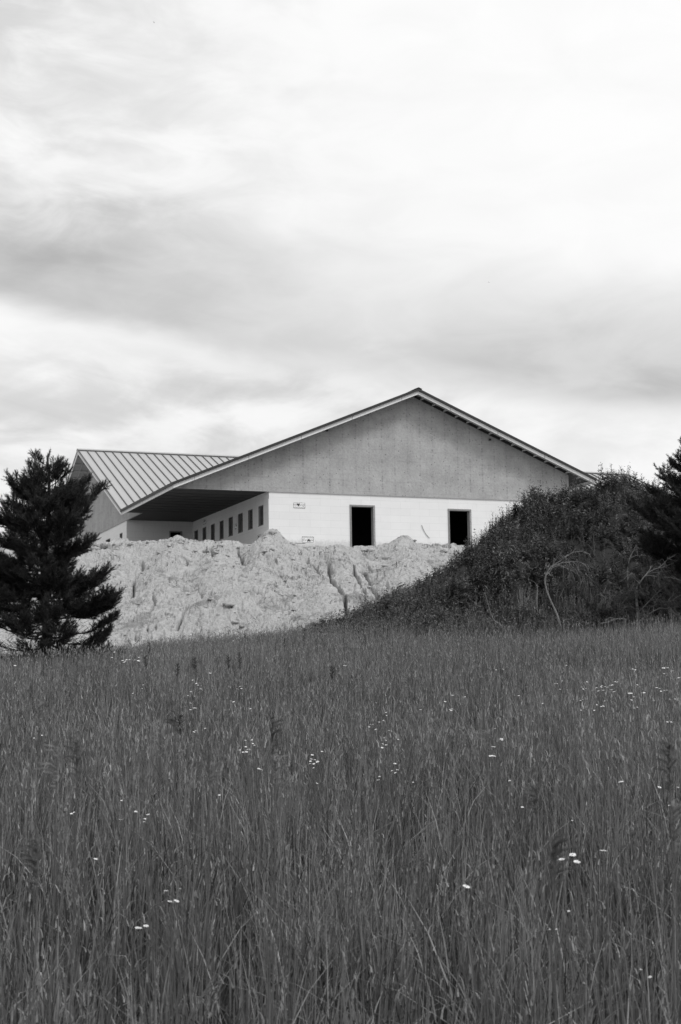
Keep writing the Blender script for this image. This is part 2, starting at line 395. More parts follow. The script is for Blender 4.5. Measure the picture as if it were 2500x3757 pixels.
ys = np.concatenate([np.arange(50.5, 68.5, .05), np.arange(68.5, 80, .15), np.geomspace(80.5, 420, 26)])
V, Fc = grid(xs, ys, bank)
tag(np_mesh('clay_bank', V, [Fc], M['clay'], smooth=False), kind='structure')
xs = np.arange(-4.4, 22, .2); ys = np.arange(YM - 10, YM + 8.4, .2)
V, Fc = grid(xs, ys, mound)
tag(np_mesh('earth_mound', V, [Fc], M['soil'], smooth=True), kind='structure')
# loose clods lying on the bank and along its crest
n = 620; x = rng.uniform(-14, 7, n); y = np.where(rng.uniform(0, 1, n) < .35, YC + rng.normal(0, .7, n), rng.uniform(53, YC, n)); k = vn(x * .8, y * .8, 501) > .42; x, y = x[k], y[k]; n = len(x)
z = bank(x, y); bm = bmesh.new(); bmesh.ops.create_icosphere(bm, subdivisions=2, radius=1.0); bv = np.array([v.co[:] for v in bm.verts]); bf = np.array([[v.index for v in f.verts] for f in bm.faces]); bm.free()
r_ = np.exp(rng.normal(-2.75, .5, n)).clip(.025, .22); V = bv[None] * (1 + .5 * (vn(bv[:, 0] * 2.3 + 5, bv[:, 1] * 2.3 + bv[:, 2] * 3, 7) - .5)[None, :] + rng.normal(0, .10, (n, len(bv))))[..., None]
V = V * (r_[:, None] * np.stack([rng.uniform(.8, 1.5, n), rng.uniform(.8, 1.3, n), rng.uniform(.45, .8, n)], 1))[:, None, :] + np.stack([x, y, z + r_ * .15], 1)[:, None, :]
tag(np_mesh('clay_clods', V.reshape(-1, 3), [(bf[None] + (np.arange(n) * len(bv))[:, None, None]).reshape(-1, 3)], M['clay']), 'loose pale clods scattered over the clay bank', 'clods', kind='stuff')
# ------------------------------------------------------------------ the building
TH = .367; BX, BY, FZ = -3.974, 78.0, 7.43
B = empty('building', (BX, BY, FZ), TH)
tag(B, 'unfinished building with broad gables, white block walls and metal roof above the clay', 'building')
cT, sT = math.cos(TH), math.sin(TH)
def on_wall(px, py, v=None, u=None):
    d = ray(px, py)
    # world (x,y) = (BX + u c - v s, BY + u s + v c)
    du = (d.x * cT + d.y * sT); dv = (-d.x * sT + d.y * cT)
    ou = (-BX * cT - BY * sT); ov = (BX * sT - BY * cT)
    k = (v - ov) / dv if v is not None else (u - ou) / du
    return Vector((ou + k * du, ov + k * dv, k * d.z - FZ))
UA, ZA, SL = 8.742, 16.29 - FZ, .413
UE, VE, UW, UR, VB = -5.644, 11.924, -4.421, 20.214, 16.061
HB, OV = 10.307 - FZ, 1.0
VR, ZR, FR = 26.55, 16.38 - FZ, 40.1
FH = .195; RT = .13
def zr(u): return ZA - SL * abs(u - UA)             # top of the fascia = underside of the roof sheets
def zw(v): return ZR - SL * abs(v - VR)
ZE = zr(UE)
URW = 19.0                                            # right outer wall
WT = .30
def wall_boxes(mb, a0, a1, z0, z1, holes, put):
    """split a wall span into boxes round rectangular holes (a0,a1,z0,z1)"""
    cuts = sorted(set([a0, a1] + [h[0] for h in holes] + [h[1] for h in holes]))
    for p, q in zip(cuts[:-1], cuts[1:]):
        hs = sorted([h for h in holes if h[0] <= p + 1e-6 and h[1] >= q - 1e-6], key=lambda h: h[2]); z = z0
        for h in hs:
            if h[2] > z + 1e-4: put(p, q, z, h[2])
            z = h[3]
        if z < z1 - 1e-4: put(p, q, z, z1)
# door openings
dl = on_wall(1283.5, 1850.4, v=0); dr = on_wall(1375.3, 1856.7, v=0); el_ = on_wall(1643.4, 1866.5, v=0); er = on_wall(1728.4, 1870.5, v=0)
doors = [(dl.x + .05, dr.x - .05, -.2, dl.z - .07), (el_.x + .05, er.x - .05, -.2, el_.z - .05)]
mb = MB(); wall_boxes(mb, 0, URW, -.8, HB, doors, lambda p, q, z, w: mb.box(p, q, 0, WT, z, w))
fw = mb.build('front_wall', M['block'], B)
for (a, b, z0, z1) in doors:
    mb = MB(); t_ = .045
    mb.box(a, a + t_, -.035, WT + .02, z0, z1 - t_); mb.box(b - t_, b, -.035, WT + .02, z0, z1 - t_, 1); mb.box(a, b, -.035, WT + .02, z1 - t_, z1)
    mb.box(a - .055, a, -.03, -.002, z0, z1 + .05); mb.box(b, b + .055, -.03, -.002, z0, z1 + .05); mb.box(a - .055, b + .055, -.031, -.003, z1, z1 + .052)
    mb.build('door_frame', [M['wood'], M['osb2']], B)
# side wall with eight windows
def wins():
    r = []
    zo = 1.5
    for (x0, x1, yt, yb) in [(1303, 1395, 40, 403), (1105, 1190, 97, 470), (912, 998, 165, 537), (730, 808, 235, 597), (558, 633, 300, 655), (390, 462, 350, 715), (230, 300, 417, 735), (75, 143, 484, 760)]:
        pa = on_wall(700 + x0 / 5.2267, 1900, u=0); pb = on_wall(700 + x1 / 5.2267, 1850 + yt / 5.2267, u=0)
        r.append((pb.y, pa.y, pb.z))
    return r
ws = wins(); ztop = sum(w[2] for w in ws) / len(ws); zbot = ztop - 1.14
holes = [(a, b, zbot, ztop) for a, b, _ in ws]
mb = MB(); wall_boxes(mb, WT, VB, -.8, HB - .002, holes, lambda p, q, z, w: mb.box(0, WT, p, q, z, w))
mb.box(.002, WT, 0.302 - .3 + .3, .302, -.7, -.69)
mb.build('side_wall', M['block'], B)
for i, (a, b, z0, z1) in enumerate(holes):
    mb = MB(); t_ = .035; x0 = -.006; x1 = .16
    mb.box(x0, x1, a, a + t_, z0 + t_, z1 - t_); mb.box(x0, x1, b - t_, b, z0 + t_, z1 - t_); mb.box(x0, x1, a, b, z1 - t_, z1); mb.box(x0 - .03, x1, a, b, z0, z0 + t_)
    w = mb.build('window', M['wood'], B)
    mb = MB(); mb.box(.11 if i < 2 else .2, .13 if i < 2 else .22, a + t_, b - t_, z0 + t_, z1 - t_)
    p = mb.build('board' if i < 2 else 'opening_shade', M['osb'] if i < 2 else M['dark'], w)  # beyond the boarded two, a black sheet stands in for the open window's shade
# wing: front (recessed) wall with a door, left end wall with two openings, right part, rear
p0 = on_wall(622, 1948, v=VB); p1 = on_wall(669, 1990, v=VB)
mb = MB(); wall_boxes(mb, UW, 0.0, -.8, HB - .003, [(p0.x, p1.x, -.2, p0.z)], lambda p, q, z, w: mb.box(p, q, VB, VB + WT, z, w))
mb.build('recess_wall', M['block'], B)
mb = MB(); t_ = .07; mb.box(p0.x, p0.x + t_, VB - .03, VB + WT, -.2, p0.z - t_); mb.box(p1.x - t_, p1.x, VB - .03, VB + WT, -.2, p0.z - t_); mb.box(p0.x, p1.x, VB - .03, VB + WT, p0.z - t_, p0.z)
mb.build('door_frame', M['wood'], B)
VF = 2 * VR - VB
q0 = on_wall(405, 1974, u=UW); q1 = on_wall(389, 1976, u=UW); q2 = on_wall(450, 1953.5, u=UW); q3 = on_wall(440, 1983, u=UW)
eh = [(q0.y, q1.y, q1.z - 1.14, q0.z), (q2.y, q3.y, q3.z + .05, q2.z)]
mb = MB(); wall_boxes(mb, VB + WT, VF, -.8, HB - .004, eh, lambda p, q, z, w: mb.box(UW, UW + WT, p, q, z, w))
mb.build('end_wall', M['block'], B)
for (a, b, z0, z1) in eh:
    mb = MB(); x0 = UW - .006; x1 = UW + .16; t_ = .04
    mb.box(x0, x1, a, a + t_, z0 + t_, z1 - t_); mb.box(x0, x1, b - t_, b, z0 + t_, z1 - t_); mb.box(x0, x1, a, b, z1 - t_, z1); mb.box(x0, x1, a, b, z0, z0 + t_)
    w = mb.build('window', M['wood'], B)
    mb = MB(); mb.box(UW + .18, UW + .2, a + t_, b - t_, z0 + t_, z1 - t_); mb.build('opening_shade', M['dark'], w)  # black sheet added in place of the shade inside the opening
mb = MB(); mb.box(URW - WT, URW, WT, VB, -.8, HB); mb.box(URW - WT, FR - 1.2, VB + .001, VB + WT, -.8, HB); mb.box(FR - 1.2 - WT, FR - 1.2, VB + WT, VF, -.8, HB); mb.box(UW, FR - 1.2, VF, VF + WT, -.8, HB)
mb.build('rear_wall', M['block'], B)
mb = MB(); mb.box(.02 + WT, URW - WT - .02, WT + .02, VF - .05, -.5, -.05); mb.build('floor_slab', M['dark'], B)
# dark panels added inside, keep the rooms dark as seen through the doors
mb = MB(); mb.box(WT + .03, URW - WT - .03, 5.0, 5.12, -.05, HB); mb.box(WT + .03, URW - WT - .03, WT + .03, 5.0, HB - .12, HB - .02); mb.build('added_dark_panel', M['dark'], B)
mb = MB(); mb.box(UW + WT + .02, -.02, VB + WT + 1.6, VB + WT + 1.7, -.4, HB); mb.box(UW + WT + .02, -.02, VB + WT + .01, VB + WT + 1.6, -.45, -.4); mb.box(-.14, -.02, VB + WT + .01, VB + WT + 1.6, -.4, HB - .01); mb.build('added_dark_panel', M['dark'], B)  # dark box added behind the recess door to keep its opening black
# gable panels
GP = .03
def gable_front(name, plane, lo, hi, apex_a, apex_z, zfun, th, flip):
    pass
mb = MB()
ul = UE + (HB - ZE) / SL if HB > ZE else UE
ul = max(ul, UE + .03); urr = URW + .0
zc = lambda u: zr(u) - .012
loop = [(ul, HB), (urr, HB), (urr, zc(urr)), (UA, zc(UA)), (ul, max(zc(ul), HB + .005))]
mb.hexa([(u, -GP, z) for u, z in loop], [(u, .12, z) for u, z in loop])
mb.box(ul, urr, -GP - .028, -GP - .002, HB - .035, HB + .045)      # starter strip along the bottom edge
mb.build('front_gable', M['gable'], B)
mb = MB(); zc2 = lambda v: zw(v) - .012
vl = VE + .03
loop = [(vl, HB), (VF + .1, HB), (VF + .1, zc2(VF + .1)), (VR, zc2(VR)), (vl, HB + .02)]
mb.hexa([(UW + .12, v, z) for v, z in loop], [(UW - GP, v, z) for v, z in loop])
mb.box(UW - GP - .028, UW - GP - .002, vl, VF + .1, HB - .035, HB + .045)
mb.build('end_gable', M['gable'], B)
# porch ceiling (two flat rectangles)
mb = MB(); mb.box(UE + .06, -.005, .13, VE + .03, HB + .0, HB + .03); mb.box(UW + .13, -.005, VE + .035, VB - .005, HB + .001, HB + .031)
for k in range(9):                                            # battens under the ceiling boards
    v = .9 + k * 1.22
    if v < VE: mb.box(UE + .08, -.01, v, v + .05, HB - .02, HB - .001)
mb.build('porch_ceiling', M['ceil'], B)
# roofs: slabs with sheet seams and ridge cap
def slab(mb, plan, zf, th, mi=0, lift=0.0):
    mb.hexa([(u, v, zf(u, v) + lift) for u, v in plan], [(u, v, zf(u, v) + lift + th) for u, v in plan], mi)
g = .10                                                       # sheets run past the fascia
mb = MB()
zl_ = lambda u, v: ZA - SL * (UA - u); zr_ = lambda u, v: ZA - SL * (u - UA)
slab(mb, [(UE - g, -OV - g), (UA, -OV - g), (UA, VR), (UE - g, VE - .02)], zl_, RT)
slab(mb, [(UA, -OV - g), (UR + g, -OV - g), (UR + g, VR), (UA, VR)], zr_, RT)
k = UE + .2
while k < UR:
    zf = zl_ if k < UA else zr_
    k += .61
# seams of the main roof, run down the slope (along u)
v = -.6
while v < VR - 1:
    u0 = max(UE - g, UE + (v - VE)) if v > VE else UE - g
    for zf, a, b in ((zl_, u0, UA - .2), (zr_, UA + .2, UR + g)):
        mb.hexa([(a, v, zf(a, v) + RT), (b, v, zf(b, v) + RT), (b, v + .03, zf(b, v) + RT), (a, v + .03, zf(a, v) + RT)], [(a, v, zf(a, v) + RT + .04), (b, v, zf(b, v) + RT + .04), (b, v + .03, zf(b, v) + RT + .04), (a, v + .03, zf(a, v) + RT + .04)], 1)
    v += .61
cap = .22
for sgn, zf in ((-1, zl_), (1, zr_)):
    a, b = (UA - cap, UA) if sgn < 0 else (UA, UA + cap)
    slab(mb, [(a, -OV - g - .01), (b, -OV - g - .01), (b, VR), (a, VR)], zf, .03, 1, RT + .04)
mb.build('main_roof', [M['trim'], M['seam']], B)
# rake trim of the main roof, fascia boards and eave fascia
def rake(name, pts, w, h, parent, m, off):                   # board following a roof edge in the plane v=const
    pass
mb = MB()
def board_v(mb, u0, z0, u1, z1, v0, v1, h):                  # sloping board, top edge from (u0,z0) to (u1,z1)
    mb.hexa([(u0, v0, z0 - h), (u1, v0, z1 - h), (u1, v1, z1 - h), (u0, v1, z0 - h)], [(u0, v0, z0), (u1, v0, z1), (u1, v1, z1), (u0, v1, z0)])
def board_u(mb, v0, z0, v1, z1, u0, u1, h):
    mb.hexa([(u0, v0, z0 - h), (u1, v0, z0 - h), (u1, v1, z1 - h), (u0, v1, z1 - h)], [(u0, v0, z0), (u1, v0, z0), (u1, v1, z1), (u0, v1, z1)])
e = .004
board_v(mb, UE, zr(UE) - e, UA, ZA - e, -OV, -OV + .045, FH); board_v(mb, UA, ZA - e, UR, zr(UR) - e, -OV, -OV + .045, FH)
mb.build('rake_board', M['fascia'], B)
mb = MB(); mb.box(UE - .001, UE + .045, -OV + .046, VE, ZE - FH, ZE - e); mb.build('eave_board', M['fascia'], B)
mb = MB(); mb.box(UR - .045, UR, -OV + .046, VE, zr(UR) - FH, zr(UR) - e); mb.build('eave_board', M['fascia'], B)
# lookouts and the middle rafter under the open rake overhangs
mb = MB()
for (a, b) in ((UE + .3, UA), (UA, UR - .1)):
    board_v(mb, a, zr(a) - .03, b, zr(b) - .03, -.56, -.52, .07)
mb.build('rake_rafter', M['lookout'], B)
u = UA + .55
while u < UR - .3:
    mb = MB(); mb.box(u, u + .04, -.955, -.035, zr(u) - .12, zr(u + .04) - .018); mb.build('lookout', M['lookout'], B); u += .73
u = UA - .55
while u > UE + .6:
    mb = MB(); mb.box(u - .04, u, -.955, -.035, zr(u) - .13, zr(u - .04) - .018); mb.build('lookout', M['lookout'], B); u -= .73
# dark ledger where the open rake meets the gable
mb = MB(); board_v(mb, UA + .05, zr(UA + .05) - .016, URW, zr(URW) - .016, -GP - .05, -GP - .003, .10); mb.build('ledger', M['trim'], B)
# wing roof
mb = MB(); zn = lambda u, v: ZR - SL * (VR - v); zf_ = lambda u, v: ZR - SL * (v - VR)
VEF = 2 * VR - VE
WRL = UE - g
slab(mb, [(WRL, VE - g), (UE + .02, VE - g), (FR, VR - .8 * (VR - VE + g)), (FR, VR), (WRL, VR)][:0] or [(WRL, VE + .0), (FR, VE + .0), (FR, VR), (WRL, VR)], zn, .10)
slab(mb, [(WRL, VR), (FR, VR), (FR, VEF), (WRL, VEF)], zf_, .10)
u = WRL + .02; 
while u < FR:
    for a, b, zf in ((VE, VR - .15, zn),):
        h0 = 0.10
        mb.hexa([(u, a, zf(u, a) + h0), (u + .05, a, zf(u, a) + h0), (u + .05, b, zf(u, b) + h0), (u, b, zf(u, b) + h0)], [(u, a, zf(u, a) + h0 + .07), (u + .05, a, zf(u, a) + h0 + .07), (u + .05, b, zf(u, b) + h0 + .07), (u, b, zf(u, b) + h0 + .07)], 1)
    u += .61
slab(mb, [(WRL, VR - .30), (FR, VR - .30), (FR, VR), (WRL, VR)], zn, .035, 0, 0.10 + .075)
slab(mb, [(WRL, VR), (FR, VR), (FR, VR + .30), (WRL, VR + .30)], zf_, .035, 0, 0.10 + .075)
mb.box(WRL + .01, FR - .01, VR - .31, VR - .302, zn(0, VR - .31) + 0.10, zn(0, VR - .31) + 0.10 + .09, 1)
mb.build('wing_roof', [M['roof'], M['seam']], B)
mb = MB()
board_u(mb, VE + .0, zw(VE) - e, VR, ZR - e, UE - .045, UE - .002, FH); board_u(mb, VR, ZR - e, VEF, zw(VEF) - e, UE - .045, UE - .002, FH)
mb.build('rake_board', M['fascia'], B)
mb = MB()
board_u(mb, VE + .6, zw(VE + .6) - .03, VR, ZR - .03, UE + .55, UE + .59, .07); board_u(mb, VR, ZR - .03, VEF - .5, zw(VEF - .5) - .03, UE + .55, UE + .59, .07)
mb.build('rake_rafter', M['lookout'], B)
v = VR + .7
while v < VEF - .4:
    mb = MB(); mb.box(UE + .02, UW - .035, v, v + .045, zw(v + .045) - .12, zw(v + .045) - .018); mb.build('lookout', M['lookout'], B); v += .9
mb = MB(); board_u(mb, VE, zw(VE) - e, VR, ZR - e, FR - .1, FR - .05, FH); board_u(mb, VR, ZR - e, VEF, zw(VEF) - e, FR - .1, FR - .05, FH)
mb.build('rake_board', M['trim'], B)
# small vent knobs below the rakes, loose cable and stain strip on the front wall
for (px, py) in ((1199, 1580), (1797, 1614)):
    p = on_wall(px, py, v=-.05); mb = MB(); mb.box(p.x - .05, p.x + .06, -.16, -.032, p.z - .05, p.z + .06); mb.build('bracket', M['trim'], B)
pts = [on_wall(900 + a / 1.742, 1700 + b / 1.742, v=-.03) for a, b in ((1129, 395), (1136, 415), (1145, 435), (1158, 455), (1178, 478))]
mb = MB(); mb.tube(pts, .013, 5); mb.build('loose_cable', M['print'], B)
# corner bead at the top of the front left corner
mb = MB(); mb.box(-.006, .02, -.006, .05, HB - .42, HB - .04); mb.build('corner_patch', M['print2'], B)
# printed block labels with the maker's mark
def text_mesh(body, size):
    cu_ = bpy.data.curves.new('lettering', 'FONT'); cu_.body = body; cu_.size = size; cu_.align_x = 'CENTER'; cu_.align_y = 'CENTER'; cu_.offset = size * .012
    o = bpy.data.objects.new('tmp', cu_); C.objects.link(o); bpy.context.view_layer.update()
    me = bpy.data.meshes.new_from_object(o.evaluated_get(bpy.context.evaluated_depsgraph_get()))
    bpy.data.objects.remove(o); bpy.data.curves.remove(cu_)
    return me
TM = [(text_mesh('FOX', .105), -.225, .045), (text_mesh('BLOCKS', .095), .155, .04), (text_mesh('INSULATING CONCRETE', .034), -.12, -.035), (text_mesh('FORMS', .045), .22, -.035)]
def sticker(org, ax, nrm, w, h, flip=False, crop=None):
    """ax: unit vector of the text direction, nrm: outward normal"""
    zz = Vector((0, 0, 1)); s_ = -1 if flip else 1
    def P(a, b, d): return org + ax * (a * s_) + zz * (b * s_) + nrm * d
    def rect(mb, a0, a1, b0, b1, d, mi=0): mb.hexa([P(a0, b0, d), P(a1, b0, d), P(a1, b1, d), P(a0, b1, d)], [P(a0, b0, d + .002), P(a1, b0, d + .002), P(a1, b1, d + .002), P(a0, b1, d + .002)], mi)
    mb = MB(); a = w / 2; b = h / 2; a1 = a if crop is None else crop
    rect(mb, -a, a1, -b, b, .003)
    st = mb.build('block_label', M['sticker'], B)
    mb = MB(); q = .014
    rect(mb, -a, a1, b - q, b, .006); rect(mb, -a, a1, -b, -b + q * 1.4, .006); rect(mb, -a, a1, -b + .045, -b + .057, .006); rect(mb, -a, -a + q, -b, b, .007)
    rect(mb, -a, -a + .03, -b, -b + .05, .008)
    if crop is None: rect(mb, a - q, a, -b, b, .007); rect(mb, a - .03, a, -b, -b + .05, .008)
    # V-shaped mark
    mk = [(-.165, .145), (-.10, .105), (-.04, .105), (.025, .145), (.005, .05), (-.07, -.04), (-.145, .05)]
    mb.add([P(x + .01, y - .005, .0085) for x, y in mk], [tuple(range(7))])
    mb.build('printed_frame', M['print'], st)
    if crop is None:
        vs = []; fs = []
        for me, ox, oz in TM:
            kk = len(vs); vs += [P(v_.co.x + ox, v_.co.y + oz, .0095) for v_ in me.vertices]; fs += [tuple(i + kk for i in p_.vertices) for p_ in me.polygons]
        mb = MB(); mb.add(vs, fs); mb.build('lettering', M['print'], st)
un = Vector((1, 0, 0)); vn_ = Vector((0, 1, 0))
for (x0, y0, x1, y1, fl) in [(228, 185, 782, 465, False), (635, 1812, 1190, 2085, True)]:
    a = on_wall(1060 + x0 / 13.067, 1830 + y0 / 13.067, v=0); b = on_wall(1060 + x1 / 13.067, 1830 + y1 / 13.067, v=0)
    sticker(Vector(((a.x + b.x) / 2, 0, (a.z + b.z) / 2 - .0)), un, -vn_, b.x - a.x, .31, fl)
a = on_wall(1082, 1992, v=0); mb = MB(); mb.box(a.x, a.x + .62, -.008, -.003, a.z - .02, a.z + .005); mb.build('label_edge', M['print'], B)
for (px, py, cr_) in [(869, 1931, .0), (752, 1914.5, None), (952, 1972, None)]:
    a = on_wall(px, py, u=0); sticker(Vector((0, a.y, a.z)), -vn_, -un, .66, .31, False, cr_)
del TM
# ------------------------------------------------------------------ grass (one uncountable mass)
def blades(x, y, h, w, lean, ang, seg, tone, base=None, droop=1.0):
    n = len(x); zb = G(x, y) if base is None else base
    phi = rng.uniform(0, 2 * math.pi, n); k = seg
    T = np.linspace(0, 1, k + 1)
    ldx = np.cos(ang) * lean; ldy = np.sin(ang) * lean
    V = np.zeros((n, 2 * k + 1, 3))
    for i, t in enumerate(T):
        cxx = x + ldx * h * t ** 2; cyy = y + ldy * h * t ** 2
        czz = zb + h * (t - droop * .35 * lean * t ** 2.5)
        ww = w * (1 - t ** 1.6) * .5
        if i < k:
            V[:, 2 * i, 0] = cxx - np.cos(phi) * ww; V[:, 2 * i, 1] = cyy - np.sin(phi) * ww; V[:, 2 * i, 2] = czz
            V[:, 2 * i + 1, 0] = cxx + np.cos(phi) * ww; V[:, 2 * i + 1, 1] = cyy + np.sin(phi) * ww; V[:, 2 * i + 1, 2] = czz
        else:
            V[:, 2 * k, 0] = cxx; V[:, 2 * k, 1] = cyy; V[:, 2 * k, 2] = czz
    o = (np.arange(n) * (2 * k + 1))[:, None]
    quads = np.concatenate([o + np.array([[2 * i, 2 * i + 1, 2 * i + 3, 2 * i + 2]]) for i in range(k - 1)]) if k > 1 else np.zeros((0, 4), int)
    tris = o + np.array([[2 * k - 2, 2 * k - 1, 2 * k]])
    return V.reshape(-1, 3), quads, tris, np.repeat(tone, 2 * k + 1)
acc = []
def put(t):
    acc.append(t)
def scatter(y0, y1, dens):
    yy = []; xx = []
    m = lambda y: .245 * y + .9
    A = (y1 - y0) * 2 * m((y0 + y1) / 2); n = int(A * dens)
    y = rng.uniform(y0, y1, n * 2); x = rng.uniform(-m(y1), m(y1), n * 2)
    k = np.abs(x) < m(y)
    return x[k], y[k]
for (y0, y1, dens, w0, seg) in [(1.9, 4, 1000, .0092, 4), (4, 7, 1050, .0090, 4), (7, 12, 880, .0092, 3), (12, 20, 620, .0100, 3), (20, 32, 380, .0130, 2), (32, 55, 190, .0185, 2)]:
    x, y = scatter(y0, y1, dens)
    # gather most blades into tufts that fan outwards
    nt_ = max(1, len(x) // (30 if y1 < 13 else 20)); tc_ = rng.integers(0, nt_, len(x)); tx, ty = x[:nt_], y[:nt_]; ox = rng.normal(0, .026 + .0008 * y1, len(x)); oy = rng.normal(0, .026 + .0008 * y1, len(x))
    ift = rng.uniform(0, 1, len(x)) < .78; fan = np.where(ift, np.arctan2(oy, ox), 99.0); x = np.where(ift, tx[tc_] + ox, x); y = np.where(ift, ty[tc_] + oy, y)
    ttone = rng.normal(0, .24, nt_)[tc_]
    cl = fbm(x * 2.2, y * 2.2, 201, 3); big = fbm(x * .35, y * .22, 205, 3)
    keep = rng.uniform(0, 1, len(x)) < .66 + .95 * cl + .2 * big
    # no grass inside the mound core or on the bank
    keep &= (y < foot(x) + .6) & ~((mound(x, y) > G(x, y) + .35 + 1.3 * vn(x * .9, y * .9, 401)) & (x > -1) & (y > YM - 9))
    fan = fan[keep]; ttone = ttone[keep]; x = x[keep]; y = y[keep]; cl = cl[keep]; big = big[keep]; n = len(x)
    u_ = rng.uniform(0, 1, n)
    h = np.where(u_ < .34, rng.uniform(.38, .58, n), np.where(u_ < .76, rng.uniform(.18, .40, n), rng.uniform(.46, .66, n))) * (1 + .22 * big + .12 * cl)
    lean = np.abs(rng.normal(0, .20, n)) + .03; lean = np.where(rng.uniform(0, 1, n) < .10, rng.uniform(.45, .95, n), lean)
    ang = np.where(fan < 90, fan + rng.normal(0, .5, n), rng.normal(.3, 1.5, n))
    tone = np.clip(.40 + .28 * big + (1 + (y0 > 10) * .5) * ttone + rng.normal(0, .19 if y0 < 10 else .3, n) + np.where(rng.uniform(0, 1, n) < .04, .65, 0), 0, 1.5)
    gz0 = np.where((x > -4) & (y > YM - 9.6), np.maximum(G(x, y), mound(x, y) - .02), G(x, y))
    put(blades(x, y, h, w0 * rng.uniform(.6, 1.25, n), lean, ang, seg, tone, base=gz0))
    # seed-topped stems: thin stem plus a little spray near its tip
    ns = int(n * (.05 if y1 < 12 else .07)); id_ = rng.choice(n, ns, replace=False)
    sx, sy = x[id_], y[id_]; sh_ = rng.uniform(.55, .74, ns) * (1 + .2 * big[id_]); 
    ln = rng.uniform(.02, .15, ns); an = rng.normal(.2, 1.2, ns); gz = gz0[id_]
    put(blades(sx, sy, sh_, np.full(ns, w0 * .55), ln, an, seg, np.full(ns, .5), base=gz))
    for r_ in range(5 if y1 < 20 else 3):
        t = rng.uniform(.80, .99, ns); bx = sx + np.cos(an) * ln * sh_ * t ** 2; by = sy + np.sin(an) * ln * sh_ * t ** 2
        bz = gz + sh_ * (t - .35 * ln * t ** 2.5)
        put(blades(bx, by, rng.uniform(.012, .028, ns) * (1 if y1 < 12 else 2.2), np.full(ns, w0 * (.55 if y1 < 12 else .9)), rng.uniform(.1, .6, ns), rng.uniform(0, 6.28, ns), 1 if y1 > 12 else 2, rng.uniform(.35, 1.15, ns), base=bz))
    # low litter of small bright leaves between the stems, seen in the foreground gaps
    if y1 <= 12:
        nl = int(n * .65); id_ = rng.choice(n, nl, replace=False)
        lx = x[id_] + rng.normal(0, .03, nl); ly = y[id_] + rng.normal(0, .03, nl)
        put(blades(lx, ly, rng.uniform(.025, .08, nl), np.full(nl, .0075), rng.uniform(.3, 1.2, nl), rng.uniform(0, 6.28, nl), 2, rng.uniform(.3, 1.25, nl), base=G(lx, ly) + rng.uniform(0, .34, nl)))
def joinacc(name, m, label=None):
    Vs = []; q = []; t3 = []; tn = []; k = 0
    for V, Q, T, to in acc:
        Vs.append(V); q.append(Q + k); t3.append(T + k); tn.append(to); k += len(V)
    fs = [np.concatenate(q), np.concatenate(t3)]; fs = [f for f in fs if len(f)]
    o = np_mesh(name, np.concatenate(Vs), fs, m, tone=np.concatenate(tn)); acc.clear(); return o
tag(joinacc('meadow_grass', M['grass']), 'tall meadow grass covering the field in front of the clay bank', 'grass', kind='stuff')
# ------------------------------------------------------------------ weeds on the mound (uncountable cover)
def leaf_clumps(cx, cy, cz, hgt, nl, ll, tone, wid=.28, up=.35):
    """for each plant: nl leaves set along an upright stem; folded leaf = 2 quads-ish diamonds"""
    n = len(cx); N = n * nl
    t = rng.uniform(.12, 1, N); pid = np.repeat(np.arange(n), nl)
    az = rng.uniform(0, 2 * math.pi, N); H = hgt[pid]
    lx = rng.normal(0, .10, n)[pid]; ly = rng.normal(0, .10, n)[pid]
    bx = cx[pid] + lx * H * t; by = cy[pid] + ly * H * t; bz = cz[pid] + H * t
    L = ll[pid] * rng.uniform(.6, 1.15, N) * (1.15 - .6 * t); el = rng.normal(up, .45, N)
    dx_ = np.cos(az) * np.cos(el); dy_ = np.sin(az) * np.cos(el); dz_ = np.sin(el)
    sx = -np.sin(az); sy = np.cos(az); w = L * wid * .5
    P0 = np.stack([bx, by, bz], 1); D = np.stack([dx_, dy_, dz_], 1); S = np.stack([sx, sy, rng.normal(0, .25, N)], 1)
    dr = np.zeros((N, 3)); dr[:, 2] = -L * rng.uniform(.05, .4, N)
    V = np.zeros((N, 4, 3))
    V[:, 0] = P0; V[:, 1] = P0 + D * (L * .45)[:, None] + S * w[:, None]; V[:, 2] = P0 + D * L[:, None] + dr; V[:, 3] = P0 + D * (L * .45)[:, None] - S * w[:, None]
    o = (np.arange(N) * 4)[:, None]
    return V.reshape(-1, 3), o + np.array([[0, 1, 2, 3]]), np.zeros((0, 3), int), np.repeat(np.clip(tone[pid] + rng.normal(0, .22, N), 0, 1.6), 4)
def mound_scatter(n):
    x = rng.uniform(-1.5, 17, n); y = rng.uniform(YM - 9.6, YM + 2.5, n); z = mound(x, y)
    k = z > G(x, y) - .12; return x[k], y[k], z[k]
x, y, z = mound_scatter(6500); pa = fbm(x * .55, y * .55, 301, 3); n = len(x)
put(leaf_clumps(x, y, z - .03, rng.uniform(.22, .60, n) * (1 + .7 * pa), 24, rng.uniform(.10, .24, n) * (1 + .5 * pa), .36 + .65 * pa + rng.normal(0, .22, n)))
x, y, z = mound_scatter(1500); n = len(x); pa = fbm(x * .8, y * .8, 305, 3); k = pa > 0; x, y, z, pa = x[k], y[k], z[k], pa[k]; n = len(x)
put(leaf_clumps(x, y, z - .03, rng.uniform(.45, .8, n), 34, rng.uniform(.12, .2, n), .55 + .3 * pa, .17, .6))
x, y, z = mound_scatter(16000); n = len(x); pa = fbm(x * .7, y * .7, 309, 3); k = (pa > .02) | (y < YM - 6.5); x, y, z = x[k], y[k], z[k]; n = len(x)
put(blades(x, y, rng.uniform(.3, .75, n), np.full(n, .018) * rng.uniform(.6, 1.2, n), rng.uniform(.05, .7, n), rng.uniform(0, 6.28, n), 3, rng.uniform(.3, 1.1, n), base=z - .03))
